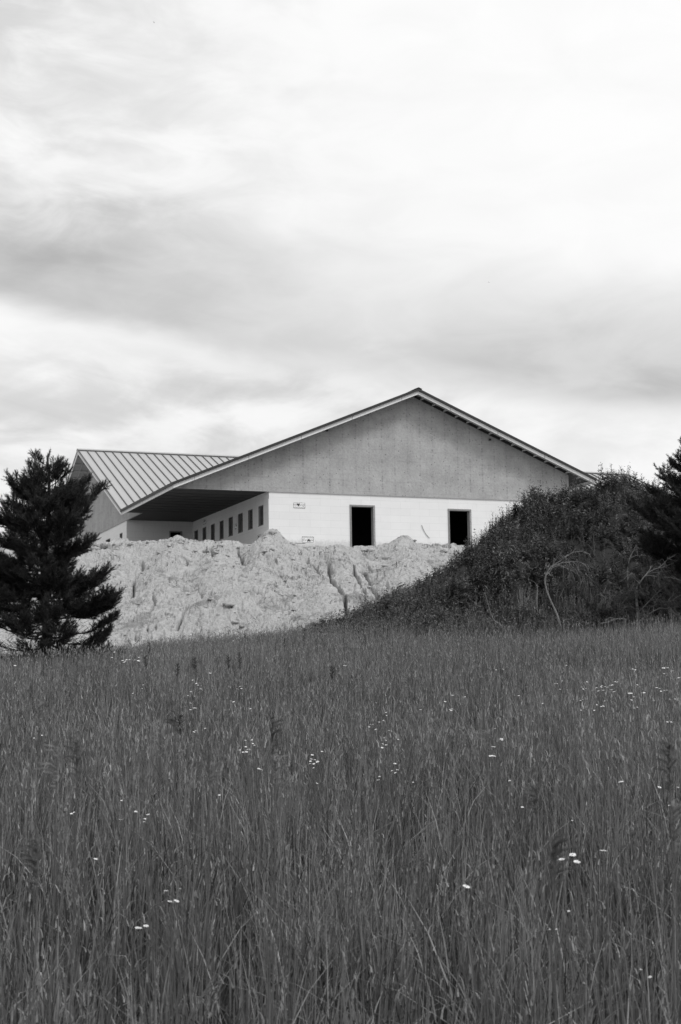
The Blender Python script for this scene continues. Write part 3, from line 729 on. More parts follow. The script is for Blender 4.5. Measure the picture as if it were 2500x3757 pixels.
bx0, by0, bz0 = mound_scatter(420); nb_ = len(bx0); k = rng.integers(0, nb_, 4200); bh = rng.uniform(.45, 1.0, nb_); bt = rng.normal(.40, .42, nb_)
x = bx0[k] + rng.normal(0, .22, len(k)); y = by0[k] + rng.normal(0, .22, len(k)); z = np.maximum(mound(x, y), G(x, y)) - .03
put(leaf_clumps(x, y, z, bh[k] * rng.uniform(.5, 1.05, len(k)), 22, (.10 + .12 * vn(bx0 * 3, by0 * 3, 5))[k], np.clip(bt[k], 0, 1.4), .30, .4))
# ragged weedy fringe where mound, clay foot and meadow meet
n = 2300; x = rng.uniform(-1, 16, n); y = YM - 8.6 - np.abs(rng.normal(0, 1.3, n)); pa = fbm(x * .6, y * .6, 311, 2); k = rng.uniform(0, 1, n) < .45 + pa; x, y, pa = x[k], y[k], pa[k]; n = len(x); z = np.maximum(G(x, y), mound(x, y))
put(leaf_clumps(x, y, z, rng.uniform(.35, .85, n), 20, rng.uniform(.08, .18, n), .45 + .5 * pa, .2, .6))
n = 900; x = rng.uniform(-13, 2, n); y = foot(x) - np.abs(rng.normal(0, 1.6, n)) + .6; z = G(x, y); pa = fbm(x * .7, y * .7, 313, 2); k = pa > -.12; x, y, z = x[k], y[k], z[k]; n = len(x)
put(leaf_clumps(x, y, z, rng.uniform(.35, .9, n), 18, rng.uniform(.06, .13, n), rng.uniform(.2, .9, n), .2, .8))
tag(joinacc('mound_weeds', M['weed']), 'dark tangle of leafy weeds covering the earth mound on the right', 'weeds', kind='stuff')
# ------------------------------------------------------------------ needles
def needles(P, D, L, n, ln, w, spread=.75, droop=0.0, tone=None):
    """P,D,L: shoot bases, unit directions, lengths"""
    P = np.asarray(P); D = np.asarray(D); L = np.asarray(L); m = len(P); N = m * n; pid = np.repeat(np.arange(m), n)
    t = rng.uniform(0, 1.0, N); d = D[pid]
    r_ = rng.normal(0, 1, (N, 3)); r_ -= d * np.sum(r_ * d, 1)[:, None]; r_ /= np.linalg.norm(r_, axis=1)[:, None] + 1e-9
    a = rng.uniform(.35, 1.0, N) * spread * (1.25 - .7 * t)
    nd = d * np.cos(a)[:, None] + r_ * np.sin(a)[:, None]; nd[:, 2] -= droop; nd /= np.linalg.norm(nd, axis=1)[:, None]
    b = P[pid] + d * (L[pid] * t)[:, None]; s = np.cross(nd, rng.normal(0, 1, (N, 3))); s /= np.linalg.norm(s, axis=1)[:, None] + 1e-9
    l = ln * rng.uniform(.7, 1.15, N); V = np.zeros((N, 3, 3))
    V[:, 0] = b + s * w * .5; V[:, 1] = b - s * w * .5; V[:, 2] = b + nd * l[:, None]
    o = (np.arange(N) * 3)[:, None]
    tn = (np.full(m, .4) if tone is None else tone)[pid] + rng.normal(0, .15, N)
    return V.reshape(-1, 3), np.zeros((0, 4), int), o + np.array([[0, 1, 2]]), np.repeat(np.clip(tn, 0, 1.4), 3)
def pine(name, base, H, lean, prof_r, prof_l, label, r0=.11, nsub=23, seed=1, shoots_n=42, zmin=.35, w=.0055, extra=[]):
    rd = random.Random(seed)
    root = empty(name, base); tag(root, label, 'tree')
    def tp(z): return Vector((lean * (z / H) ** 1.5 + .04 * math.sin(z * 2.1), .03 * math.sin(z * 1.7), z))
    mb = MB(); zs = [(-.3 + (H + .3) * i / 14) for i in range(15)]
    mb.tube([tp(max(z, 0)) + Vector((0, 0, min(z, 0))) for z in zs], [max(.012, r0 * (1 - max(z, 0) / H) ** .8 + .01) * (1.25 if z < .1 else 1) for z in zs], 9)
    mb.build('trunk', M['bark'], root, True)
    SP = []; SD = []; SL_ = []; TN = []
    def shoot(p, d, l, tn): SP.append(tuple(p)); SD.append(tuple(d.normalized())); SL_.append(l); TN.append(tn)
    z = zmin; a0 = rd.uniform(0, 6.28)
    def prof(pr, z): return float(np.interp(z / H, [q[0] for q in pr], [q[1] for q in pr]))
    nb = 0
    while z < H - .12:
        nw = (6 if name == 'pine_tree' else 6) if z < H * .5 else (5 if z < H * .8 else 4)
        a0 += .5
        for k in range(nw):
            if nb > 98: break
            a = a0 + 2 * math.pi * k / nw + rd.uniform(-.3, .3)
            c = (math.cos(a) + 1) / 2; L = prof(prof_r, z) * c + prof(prof_l, z) * (1 - c)
            L *= rd.choice((rd.uniform(.72, .95), rd.uniform(.88, 1.15), rd.uniform(.9, 1.12))); 
            if L < .08: continue
            zz = z + rd.uniform(-.14, .14); f = zz / H
            rise = -.03 + .50 * f + rd.uniform(-.18, .20); dirv = Vector((math.cos(a), math.sin(a), 0))
            P0 = tp(zz); pts = []; m = 7
            side = Vector((-math.sin(a), math.cos(a), 0)); cv = rd.uniform(-.18, .18)
            for i in range(m):
                t = i / (m - 1)
                pts.append(P0 + dirv * (L * t) + side * (cv * L * t * t) + Vector((0, 0, L * (rise * t - .20 * (1 - f) * math.sin(t * 2.2) + .20 * t ** 3))))
            mb = MB(); rb = .007 + .011 * L; mb.tube(pts, [rb * (1 - .8 * i / (m - 1)) for i in range(m)], 5)
            ns = max(3, int(nsub * L / .9))
            for j in range(ns):
                t = .15 + .80 * (j + rd.random() * .6) / ns; i0 = min(int(t * (m - 1)), m - 2); q = pts[i0].lerp(pts[i0 + 1], t * (m - 1) - i0)
                tg = (pts[i0 + 1] - pts[i0]).normalized(); sg = 1 if j % 2 else -1
                dd = (tg * .8 + side * sg * rd.uniform(.5, 1.0) + Vector((0, 0, rd.uniform(-.1, .45)))).normalized()
                l = L * (.42 - .26 * t) * rd.uniform(.8, 1.3) + .05
                bare = (t < .6 and f < .28) or (t < .2 and f < .7)
                e_ = q + dd * l + Vector((0, 0, l * .12)); mid = q.lerp(e_, .5) + Vector((0, 0, -l * .05))
                mb.tube([q, mid, e_], [.006, .0045, .003], 3, cap=False)
                if bare:
                    for s_ in range(3):
                        p_ = q.lerp(e_, rd.uniform(.3, 1)); mb.tube([p_, p_ + Vector((rd.uniform(-1, 1), rd.uniform(-1, 1), rd.uniform(-.5, .8))) * .16], [.004, .002], 3, cap=False)
                    continue
                tn = .35 + .25 * rd.random() + .15 * f
                nsh = max(3, int(l / .036))
                for s_ in range(nsh):
                    p_ = q.lerp(e_, .25 + .75 * (s_ + rd.random()) / nsh)
                    shoot(p_, dd * .7 + Vector((rd.uniform(-.8, .8), rd.uniform(-.8, .8), rd.uniform(-.25, .9))), rd.uniform(.08, .16), tn + rd.uniform(-.2, .2))
                shoot(e_ - dd * .03, dd + Vector((0, 0, .45)), .14, tn + .12)
            for s_ in range(3): shoot(pts[-1] - tg * .06 * s_, (pts[-1] - pts[-2]).normalized() + Vector((rd.uniform(-.4, .4), rd.uniform(-.4, .4), .5)), .16, .6)
            mb.build('branch', M['bark'], root); nb += 1
        z += .25 * (1.15 - .5 * z / H)
    for i in range(16): shoot(tp(H - .035 * i), Vector((rd.uniform(-.5, .5), rd.uniform(-.5, .5), 1.0)), .14, .6)
    for (ex, ey, ez, el2) in extra:                       # upright leaders beside the top
        p = Vector((ex, ey, ez)); mb = MB(); mb.tube([p + Vector((0, 0, -.5)), p, p + Vector((.03, 0, el2))], [.018, .012, .005], 5); mb.build('leader', M['bark'], root)
        for i in range(int(el2 / .022)): shoot(p + Vector((.03 * i * .022 / el2, 0, i * .022)), Vector((rd.uniform(-.6, .6), rd.uniform(-.6, .6), .9)), .11, .6)
    V, q, T, to = needles(SP, SD, SL_, shoots_n, .070, w, .95, 0, np.array(TN))
    np_mesh('crown', V, [T], M['needle'], root, to)
    return root
bz = float(G(-6.27, 30)); b = Vector((-6.27, 30, bz))
pl = at(178, 1668, 30.0)
Hh = pl.z - bz
kx = 30 / F
pine('pine_tree', b, Hh, pl.x - b.x, [(0, 1.15), (.06, 1.70), (.10, 1.35), (.14, 1.15), (.19, 1.45), (.25, 1.35), (.33, 1.55), (.42, 1.35), (.455, .50), (.50, .62), (.53, .95), (.60, .98), (.67, 1.05), (.75, .92), (.79, .62), (.84, .42), (.90, .30), (.96, .16), (1, .05)],
     [(0, 1.2), (.12, 1.6), (.20, 1.2), (.32, 1.5), (.45, 1.2), (.55, 1.25), (.62, 1.1), (.70, .98), (.78, .88), (.83, .70), (.9, .40), (1, .05)],
     'bushy dark pine with bare lower branches at the left edge of the field', r0=.105, seed=5,
     extra=[((42 - 165) * kx, .1, Hh * .80, .30), ((82 - 165) * kx, -.1, Hh * .80, .28), ((100 - 165) * kx, 0, Hh * .82, .34), ((135 - 165) * kx, .05, Hh * .86, .36), ((200 - 165) * kx, 0, Hh * .88, .28), ((290 - 165) * kx, .1, Hh * .74, .22)])
b2 = Vector((10.35, 38.0, float(G(10.35, 38.0))))
pine('pine_tree', b2, 7.6, .1, [(0, 1.0), (.2, 2.0), (.5, 1.9), (.7, 1.4), (.9, .5), (1, .05)],
     [(0, .5), (.15, 1.3), (.24, 1.95), (.31, 2.3), (.40, 2.35), (.46, 2.0), (.50, 1.2), (.54, 1.65), (.58, 1.25), (.64, 1.0), (.72, .8), (.9, .4), (1, .05)],
     'tall near-black pine cut off by the right edge of the photo beside the mound', r0=.15, nsub=22, seed=12, shoots_n=34, zmin=1.6, w=.007)
# ------------------------------------------------------------------ bent saplings and fallen wood
def crv(pts, n=5):                                         # Catmull-Rom
    pts = [Vector(p) for p in pts]; out_ = []
    for i in range(len(pts) - 1):
        p0 = pts[max(i - 1, 0)]; p1 = pts[i]; p2 = pts[i + 1]; p3 = pts[min(i + 2, len(pts) - 1)]
        for k in range(n):
            t = k / n; out_.append(.5 * ((2 * p1) + (p2 - p0) * t + (2 * p0 - 5 * p1 + 4 * p2 - p3) * t * t + (3 * p1 - p0 - 3 * p2 + p3) * t ** 3))
    return out_ + [pts[-1]]
def r5(x, y): return (1600 + x / 1.742, 1600 + y / 1.742)
def hit_all(px, py):
    d = ray(px, py); ys = np.arange(20, 60, .05); zt = np.maximum(G(d.x * ys, ys), mound(d.x * ys, ys))
    k = np.nonzero(d.z * ys <= zt)[0]; return float(ys[k[0]]) if len(k) else 45.0
def bent(name, label, cat, y, trunk, rad, arcs, seed, bark='palebark', foliage=True, twigs=10, depth=.5, ln=.075, tr=.0045):
    """trunk / arcs: polylines measured on the photograph, set at their own distance y"""
    rd = random.Random(seed)
    y = hit_all(*r5(trunk[0][0], max(p[1] for p in trunk) + 14)) - .9; rad = rad * .6; base = at(*r5(*trunk[0]), y); gz = float(G(base.x, base.y)); gz = max(gz, float(mound(base.x, base.y))) if base.x > 0 else gz
    root = empty(name, (base.x, base.y, base.z)); tag(root, label, cat)
    o_ = Vector(base)
    tp = crv([at(*r5(*p), y - .05 * i) - o_ for i, p in enumerate(trunk)])
    tp = [Vector((tp[0].x, tp[0].y, min(0, gz - base.z) - .15))] + tp if gz < base.z - .02 else tp
    mb = MB(); m = len(tp); mb.tube(tp, [rad * (1 - .55 * i / (m - 1)) for i in range(m)], 7); mb.build('trunk', M[bark], root, True)
    SP = []; SD = []; SL_ = []; TN = []
    for a in arcs:
        dd = rd.uniform(-depth, depth)
        q = crv([at(*r5(*p), y - .3 - .5 * depth + dd * (i / max(1, len(a) - 1))) - o_ for i, p in enumerate(a)])
        mb = MB(); m = len(q); mb.tube(q, [rad * .36 * (1 - .75 * i / (m - 1)) for i in range(m)], 5)
        for j in range(twigs):
            i = rd.randrange(m // 4, m - 1); tg = (q[i + 1] - q[i]).normalized()
            dv = (tg * .6 + Vector((rd.uniform(-.7, .7), rd.uniform(-.9, .9), rd.uniform(-.7, .35)))).normalized(); l = rd.uniform(.12, .38)
            e1 = q[i] + dv * l * .5 + Vector((0, 0, .03)); e2 = q[i] + dv * l + Vector((0, 0, -l * .35))
            mb.tube([q[i], e1, e2], [tr, tr * .8, tr * .5], 3, cap=False)
            if foliage:
                for s_ in range(4):
                    p_ = q[i].lerp(e2, .3 + .7 * rd.random()); SP.append(tuple(p_)); d2 = (dv + Vector((rd.uniform(-.3, .3), rd.uniform(-.3, .3), -.5))).normalized(); SD.append(tuple(d2)); SL_.append(rd.uniform(.10, .2)); TN.append(rd.uniform(.2, .8))
        mb.build('branch', M[bark], root)
    if SP:
        V, q, T, to = needles(SP, SD, SL_, 16, ln, .0075, .55, .35, np.array(TN)); np_mesh('foliage', V, [T], M['needle2'], root, to)
    return root
bent('bent_sapling', 'slender pale-barked sapling arched over to the right in front of the mound, its trunk bare', 'sapling', 33.0,
     [(800, 1245), (790, 1195), (770, 1130), (735, 1055), (708, 985), (698, 930), (702, 895), (722, 855), (745, 828)], .050,
     [[(745, 828), (790, 800), (840, 765), (880, 742), (930, 738), (970, 752)], [(740, 835), (800, 812), (870, 803), (930, 810), (980, 850)], [(722, 855), (780, 830), (850, 850), (900, 880), (940, 900)], [(705, 890), (740, 850), (760, 800), (790, 762)], [(760, 820), (830, 830), (880, 850), (920, 880)]], 3, twigs=13)
bent('bent_sapling', 'thick-stemmed bent sapling at the right edge, split pale stem arching out of the brush', 'sapling', 35.0,
     [(1292, 1200), (1290, 1130), (1284, 1060), (1280, 1000), (1290, 955), (1312, 925)], .075,
     [[(1312, 925), (1350, 880), (1400, 850), (1460, 835), (1540, 800), (1600, 770)], [(1312, 925), (1345, 890), (1420, 900), (1500, 905), (1590, 930)], [(1300, 940), (1260, 900), (1250, 880)], [(1320, 915), (1370, 850), (1380, 830), (1440, 840)], [(1400, 850), (1440, 830), (1480, 790), (1530, 760)], [(1350, 880), (1420, 870), (1500, 860), (1580, 850)]], 8, twigs=16)
bent('bent_sapling', 'young drooping pine sapling leaning on the mound just left of the black pine', 'sapling', 38.5,
     [(1228, 930), (1226, 880), (1230, 830), (1242, 775), (1262, 735)], .045,
     [[(1262, 735), (1290, 690), (1330, 650), (1370, 660), (1400, 720)], [(1240, 780), (1280, 765), (1330, 770), (1370, 800)], [(1280, 700), (1330, 690), (1380, 740), (1420, 800)], [(1240, 790), (1200, 770), (1180, 750)], [(1262, 735), (1310, 720), (1350, 750), (1380, 790)]], 21, twigs=15)
bent('drooping_branch', 'drooping pine bough in front of the black pine at the right edge', 'branch', 37.0,
     [(1420, 760), (1440, 720), (1475, 700), (1520, 692)], .03, [[(1520, 692), (1550, 700), (1590, 730)], [(1475, 700), (1520, 730), (1560, 780)], [(1440, 720), (1500, 760), (1540, 820)]], 31, twigs=14)
bent('forked_stick', 'short bleached forked stick standing just left of the slender arched sapling', 'stick', 34.0,
     [(645, 1035), (648, 990), (645, 950)], .026, [[(645, 950), (630, 935), (605, 920), (588, 912)], [(645, 950), (655, 938), (668, 920)]], 41, foliage=False, twigs=0)
bent('dead_stick', 'crooked dead stick leaning out of the grass at the foot of the mound', 'stick', 31.0,
     [(455, 1275), (420, 1215), (375, 1180), (350, 1130), (330, 1060), (312, 1000)], .026, [[(375, 1180), (400, 1200), (440, 1230)], [(375, 1180), (345, 1180)]], 43, 'deadwood', False, 2)
bent('fallen_log', 'pale weathered log lying in the grass below the brush', 'log', 31.5,
     [(1210, 1168), (1150, 1172), (1090, 1190), (1040, 1200)], .055, [[(1150, 1172), (1120, 1160), (1100, 1165)]], 45, 'palebark', False, 1)
bent('fallen_branch', 'long fallen branch rising to the right edge behind the pale log', 'branch', 34.0,
     [(1190, 1215), (1290, 1185), (1390, 1120), (1480, 1070), (1540, 1030), (1600, 1000)], .04, [[(1390, 1120), (1440, 1100), (1500, 1110), (1560, 1140)], [(1290, 1185), (1360, 1170), (1420, 1180)], [(1480, 1070), (1500, 1030), (1540, 1000)], [(1390, 1120), (1400, 1060), (1450, 1010)]], 47, 'deadwood', True, 12)
bent('fallen_branch', 'thin grey branch lying level in the grass right of the slender sapling', 'branch', 32.0,
     [(825, 1175), (860, 1170), (940, 1178), (1010, 1182)], .022, [[(860, 1170), (835, 1130), (815, 1105)], [(930, 1176), (905, 1140), (885, 1115)]], 49, 'deadwood', False, 3)
bent('dead_branch', 'dark dead branch sloping down from the arched sapling foliage', 'branch', 34.5,
     [(975, 880), (1010, 930), (1050, 980), (1090, 1040)], .022, [[(1010, 930), (1020, 980)]], 51, 'bark', False, 4)
bent('dead_branch', 'pale curved dead branch with thin twigs left of the thick bent sapling', 'branch', 34.0,
     [(1160, 1035), (1130, 1010), (1100, 1000), (1080, 970)], .028, [[(1130, 1010), (1110, 1040), (1080, 1060)], [(1160, 1035), (1190, 1060), (1200, 1100)]], 53, 'palebark', False, 4)
bent('brush_heap', 'heap of thin grey arching twigs and drooping needles at the right edge of the grass', 'brush', 34.5,
     [(1300, 1120), (1360, 1060), (1430, 990), (1520, 930), (1600, 890)], .03,
     [[(1300, 1120), (1260, 1050), (1230, 1010), (1180, 1000)], [(1360, 1060), (1340, 1000), (1380, 950), (1450, 930)], [(1400, 1020), (1420, 930), (1430, 860)], [(1430, 990), (1510, 1010), (1520, 930), (1535, 870)], [(1450, 970), (1500, 1000), (1580, 1020)], [(1330, 1090), (1400, 1080), (1470, 1060), (1540, 1050)], [(1300, 1120), (1240, 1090), (1200, 1120), (1180, 1160)], [(1380, 1040), (1440, 1050), (1500, 1100), (1540, 1150)], [(1430, 990), (1480, 940), (1560, 970)], [(1320, 1100), (1330, 1140), (1360, 1190)], [(1290, 1060), (1280, 1000), (1250, 960)]], 61, 'deadwood', True, 20, depth=.9)
bent('brush_heap', 'smaller heap of dull twigs and needles between the slender sapling and the thick bent one', 'brush', 36.0,
     [(1180, 1160), (1175, 1080), (1190, 1010)], .025,
     [[(1180, 1100), (1120, 1040), (1060, 1020)], [(1190, 1010), (1160, 950), (1110, 940)], [(1180, 1080), (1230, 1020), (1260, 960)], [(1175, 1130), (1220, 1090), (1270, 1100)], [(1180, 1050), (1150, 1000), (1090, 980)]], 67, 'deadwood', True, 15, depth=.8)
# ------------------------------------------------------------------ leafy stalks
def stalk(name, base, h, nl, ll, label, cat, group=None, seed=0, wid=.16, m='leaf', tone=.4):
    rd = random.Random(seed); root = empty(name, base); tag(root, label, cat, group)
    lx, ly = rd.uniform(-.12, .12), rd.uniform(-.1, .1)
    mb = MB(); mb.tube([(0, 0, -.05), (lx * h * .3, ly * h * .3, h * .5), (lx * h, ly * h, h)], [.006, .005, .003], 4); mb.build('stem', M['stem'], root)
    V = []; Q = []; T = []
    for i in range(nl):
        t = .15 + .85 * i / nl; a = i * 2.4 + rd.uniform(-.3, .3); l = ll * (1.1 - .65 * t) * rd.uniform(.8, 1.15); el2 = .3 + .7 * t
        b_ = Vector((lx * h * t, ly * h * t, h * t)); d = Vector((math.cos(a) * math.cos(el2), math.sin(a) * math.cos(el2), math.sin(el2))); s = Vector((-math.sin(a), math.cos(a), 0))
        k = len(V); V += [b_, b_ + d * l * .4 + s * l * wid * .5, b_ + d * l * .4 - s * l * wid * .5, b_ + d * l * .75 + s * l * wid * .3 + Vector((0, 0, -l * .08)), b_ + d * l * .75 - s * l * wid * .3 + Vector((0, 0, -l * .08)), b_ + d * l + Vector((0, 0, -l * .25))]
        Q += [(k + 1, k + 2, k + 4, k + 3)]; T += [(k, k + 2, k + 1), (k + 3, k + 4, k + 5)]
    np_mesh('leaves', np.array([tuple(v_) for v_ in V]), [np.array(Q), np.array(T)], M[m], root, np.clip(np.full(len(V), tone) + rng.normal(0, .2, len(V)), 0, 1.4))
    return root
for i, (px, py, hh, lab) in enumerate([(253, 2360, .95, 'tallest leafy stalk of the clump right of the pine trunk'), (283, 2372, .85, 'leafy stalk just right of the tallest one beside the pine'), (322, 2350, .95, 'leafy stalk in the grass under the tip of the lowest pine branch'), (345, 2395, .8, 'short leafy stalk in front of the clump by the pine'), (370, 2392, .75, 'rightmost leafy stalk of the clump by the pine'), (228, 2400, .75, 'leftmost leafy stalk at the foot of the pine')]):
    y_ = 17.5 + .4 * i; p = at(px, py, y_); gz = float(G(p.x, y_)); stalk('leafy_stalk', (p.x, y_, gz), p.z - gz, 34, .15, lab, 'plant', 'leafy stalks beside the pine', 100 + i)
for i, (px, py, hh, n_, lab) in enumerate([(1262, 1994, .62, 40, 'small bushy weed on the clay crest left of the first doorway'), (1230, 2012, .25, 14, 'tiny weed on clay, left of the bushy weed by the first doorway'), (1105, 1997, .28, 14, 'tiny weed at the foot of the upside-down printed label'), (1152, 2003, .22, 12, 'tiny weed on clay between the printed label and the bushy weed'), (760, 1998, .45, 36, 'low weed on the clay crest in front of the second farthest porch window'), (1338, 1998, .26, 16, 'sprig of weed at the sill of the first doorway'), (1455, 2078, .3, 24, 'lone weed on the clay slope below the small peak'), (1412, 2120, .28, 20, 'weed on the clay slope just above the grassy corner'), (650, 2150, .3, 14, 'faint weed on the clay face, left of centre'), (1376, 2015, .22, 12, 'tiny weed left of the small clay peak'), (1450, 2003, .25, 14, 'tiny weed on the left flank of the small clay peak'), (573, 2048, .3, 18, 'dry weed on the upper clay face near the pine')]):
    x_, y_ = hit_bank(px, py + hh * 60); stalk('clay_weed', (x_, y_, float(bank(np.array([x_]), np.array([y_]))[0]) - .02), hh, n_, .16, lab, 'weed', 'weeds on the clay bank', 130 + i, .3, 'weed', .5)
for i, (px, py, hh, lab) in enumerate([(1908, 1800, .9, 'upright weed spike on the left shoulder of the mound'), (1808, 1880, .8, 'broad leafy weed against the white wall left on the mound edge'), (1772, 1945, .6, 'weed on the mound edge right of the second doorway'), (2060, 1752, .6, 'weed stalk on the mound crest under the roof rake'), (2121, 1748, .6, 'weed stalk on the mound crest below the roof corner'), (2285, 1712, .75, 'tallest weed on the mound top, before the far roof ridge'), (2330, 1730, .7, 'thin weed on the mound top, first left of the black pine'), (2358, 1738, .7, 'thin weed on the mound top touching the black pine'), (2225, 1735, .55, 'short weed on the mound top beside the far roof seams')]):
    p = at(px, py, YM - .2); gz = float(mound(p.x, YM - .2)); stalk('mound_stalk', (p.x, YM - .2, gz - .05), max(.3, p.z - gz + .05), 26, .24, lab, 'weed', 'tall weeds on the mound crest', 160 + i, .13, 'weed', .6)
# ------------------------------------------------------------------ flowers
def daisy_mesh(rad, npet, cup, seed, blob=False):
    rd = random.Random(seed); mb = MB()
    for i in range(npet):
        a = 2 * math.pi * i / npet + rd.uniform(-.1, .1); r = rad * rd.uniform(.85, 1.1); w = rad * 3.4 / npet
        d = Vector((math.cos(a), math.sin(a), 0)); s = Vector((-d.y, d.x, 0)); z1 = cup * r
        mb.add([d * r * .2 + s * w * .3, d * r * .2 - s * w * .3, d * r * .75 - s * w * .6 + Vector((0, 0, z1 * .7)), d * r + Vector((0, 0, z1)), d * r * .75 + s * w * .6 + Vector((0, 0, z1 * .7))], [(0, 1, 2, 3, 4)])
    me = bpy.data.meshes.new('petals'); me.from_pydata(mb.v, [], mb.f); me.materials.append(M['petal'])
    mc = MB(); n = 8
    for j, (rr, zz) in enumerate(((.30, 0), (.26, .12), (.12, .2))):
        for i in range(n): mc.v.append((rad * rr * math.cos(2 * math.pi * i / n), rad * rr * math.sin(2 * math.pi * i / n), rad * (zz + cup * .2)))
    for j in range(2):
        for i in range(n): mc.f.append((j * n + i, j * n + (i + 1) % n, (j + 1) * n + (i + 1) % n, (j + 1) * n + i))
    mc.f.append(tuple(range(2 * n, 3 * n)))
    m2 = bpy.data.meshes.new('centre'); m2.from_pydata(mc.v, [], mc.f); m2.materials.append(M['disc'])
    return me, m2
DM = [daisy_mesh(1.0, 11 + k, (-.12, .1, .35, .05)[k], k) for k in range(4)]
ms = bpy.data.meshes.new('flower_stem'); _m = MB(); _m.tube([(0, 0, -1), (.02, 0, -.5), (0, 0, 0)], [.0022, .002, .0016], 4); ms.from_pydata(_m.v, [], _m.f); ms.materials.append(M['stem'])
nfl = [0]
def daisy(px, py, size, label, group, top=.74, y=None):
    """flower head at the place where it is seen, on a stem that reaches the ground; size = width in photo pixels"""
    if y is None:
        p = hit(px, py, top); y = p.y
    p = at(px, py, y); gz = float(G(p.x, y)); k = nfl[0]; nfl[0] += 1; rd = random.Random(900 + k)
    root = empty('daisy', (p.x, p.y, p.z)); tag(root, label, 'flower', group); rot = (rd.uniform(0, .38), rd.uniform(-.3, .3), rd.uniform(0, .3))
    r = size * (1.0 if size < 13 else 1.0) / F * y * .5; a, c = DM[k % 4]
    o = bpy.data.objects.new('petals', a); C.objects.link(o); o.parent = root; o.scale = (r, r, r); o.rotation_euler = rot
    if size > 13:
        o = bpy.data.objects.new('centre', c); C.objects.link(o); o.parent = root; o.scale = (r, r, r); o.rotation_euler = rot
    o = bpy.data.objects.new('stem', ms); C.objects.link(o); o.parent = root; o.scale = (1, 1, max(.05, p.z - gz + .02))
def f1(x, y): return (x / 1.2544, 2300 + y / 1.2544)
def f2(x, y): return (1250 + x / 1.2544, 2300 + y / 1.2544)
def f3(x, y): return (x / 1.2544, 3000 + y / 1.2544)
def f4(x, y): return (1250 + x / 1.2544, 3000 + y / 1.2544)
for (x, y, s, lab) in [(1068, 168, 28, 'topmost white daisy of the foreground trio right of the dark seed head'), (1018, 192, 26, 'white daisy nearest the dark blurred seed head'), (1087, 207, 28, 'lowest white daisy of the foreground trio'), (1210, 152, 30, 'white daisy standing alone right of the foreground trio'), (580, 314, 30, 'single white daisy left of the dark foreground seed head'),
                       (1050, 430, 13, 'closed white bud below the dark seed head'), (1120, 763, 13, 'round white bud near the bottom edge of the photo'), (1425, 733, 15, 'pale white bud at the lower right of the grass'), (1383, 697, 11, 'small white bud left of the pale bud at lower right'), (963, 515, 9, 'left one of two tiny buds in the lower right grass'), (993, 515, 10, 'right one of two tiny buds in the lower right grass'), (1273, 619, 8, 'tiny white bud in the lower right grass')]:
    daisy(*f4(x, y), s, lab, 'daisies in the near grass')
for (x, y, s, lab) in [(442, 188, 17, 'small white daisy high in the lower left grass'), (765, 337, 18, 'flat white daisy seen edge-on above the double daisy'), (830, 328, 9, 'tiny white bud beside the flat edge-on daisy'), (786, 386, 26, 'left half of the double white daisy in the lower left grass'), (814, 381, 22, 'right half of the double white daisy in the lower left grass'), (632, 507, 18, 'leftmost of three low white daisies in the lower left grass'), (646, 510, 15, 'middle of three low white daisies in the lower left grass'), (673, 498, 22, 'rightmost of three low white daisies in the lower left grass')]:
    daisy(*f3(x, y), s, lab, 'daisies in the near grass')
def cluster(fn, lab, L):
    O_ = 'leftmost,second,third,fourth,fifth,sixth,seventh,eighth,ninth,tenth,eleventh,twelfth,thirteenth,fourteenth,fifteenth,sixteenth,seventeenth,eighteenth,nineteenth,twentieth,twenty-first,twenty-second'.split(',')
    for i, (x, y, s) in enumerate(sorted(L)):
        daisy(*fn(x, y), s, (O_[i] + (' of the ' if i == 0 else ' from left of the ')) + lab, lab)
cluster(f1, 'white daisies right of the pine', [(516, 140, 9), (528, 116, 8), (545, 138, 7), (565, 155, 10), (572, 162, 10), (583, 152, 10), (597, 151, 8), (600, 133, 9), (622, 153, 12), (638, 158, 13), (640, 140, 8), (578, 158, 8)])
cluster(f1, 'white daisies in a loose column left of centre', [(968, 212, 11), (951, 197, 8), (905, 262, 9), (888, 245, 8), (918, 258, 9), (928, 272, 8), (925, 286, 12), (912, 268, 9), (880, 300, 10), (897, 318, 8), (866, 316, 6), (878, 350, 13), (897, 374, 17), (878, 382, 10), (660, 268, 9), (655, 284, 7), (612, 305, 9)])
cluster(f1, 'tiny white daisies just left of the middle', [(1105, 276, 8), (1090, 284, 7), (1112, 284, 9), (1098, 290, 8), (1064, 342, 9), (1076, 345, 11), (1046, 328, 6), (1153, 376, 9)])
cluster(f1, 'white daisies around the blurred mid-meadow grass plume', [(1130, 524, 12), (1132, 552, 11), (1160, 520, 8), (1164, 536, 10), (1172, 545, 11), (1104, 566, 10), (1120, 577, 12), (1135, 574, 13), (1140, 564, 10), (1152, 568, 14), (1192, 655, 14), (1203, 657, 12), (945, 467, 10), (894, 484, 13), (901, 479, 10)])
cluster(f1, 'bright white daisies low in the middle', [(1438, 588, 13), (1434, 608, 11), (1430, 620, 11), (1450, 612, 10), (1462, 621, 15), (1428, 630, 11), (1446, 632, 12), (1444, 649, 9), (1483, 575, 11), (1460, 719, 11), (1010, 773, 11)])
cluster(f1, 'scattered white daisies near the left edge', [(187, 422, 11), (170, 460, 8), (181, 462, 9), (194, 498, 8), (158, 511, 8), (70, 178, 12), (330, 860, 13), (342, 855, 11), (625, 852, 14), (560, 798, 9), (560, 888, 9), (668, 882, 11), (664, 897, 11), (682, 864, 16), (552, 886, 8)])
cluster(f1, 'tiny white daisies along the grass edge below the clay', [(1100, 50, 9), (1075, 65, 9), (880, 35, 7), (895, 22, 7), (812, 45, 6), (1012, 20, 7), (1195, 20, 7), (575, 75, 7)])
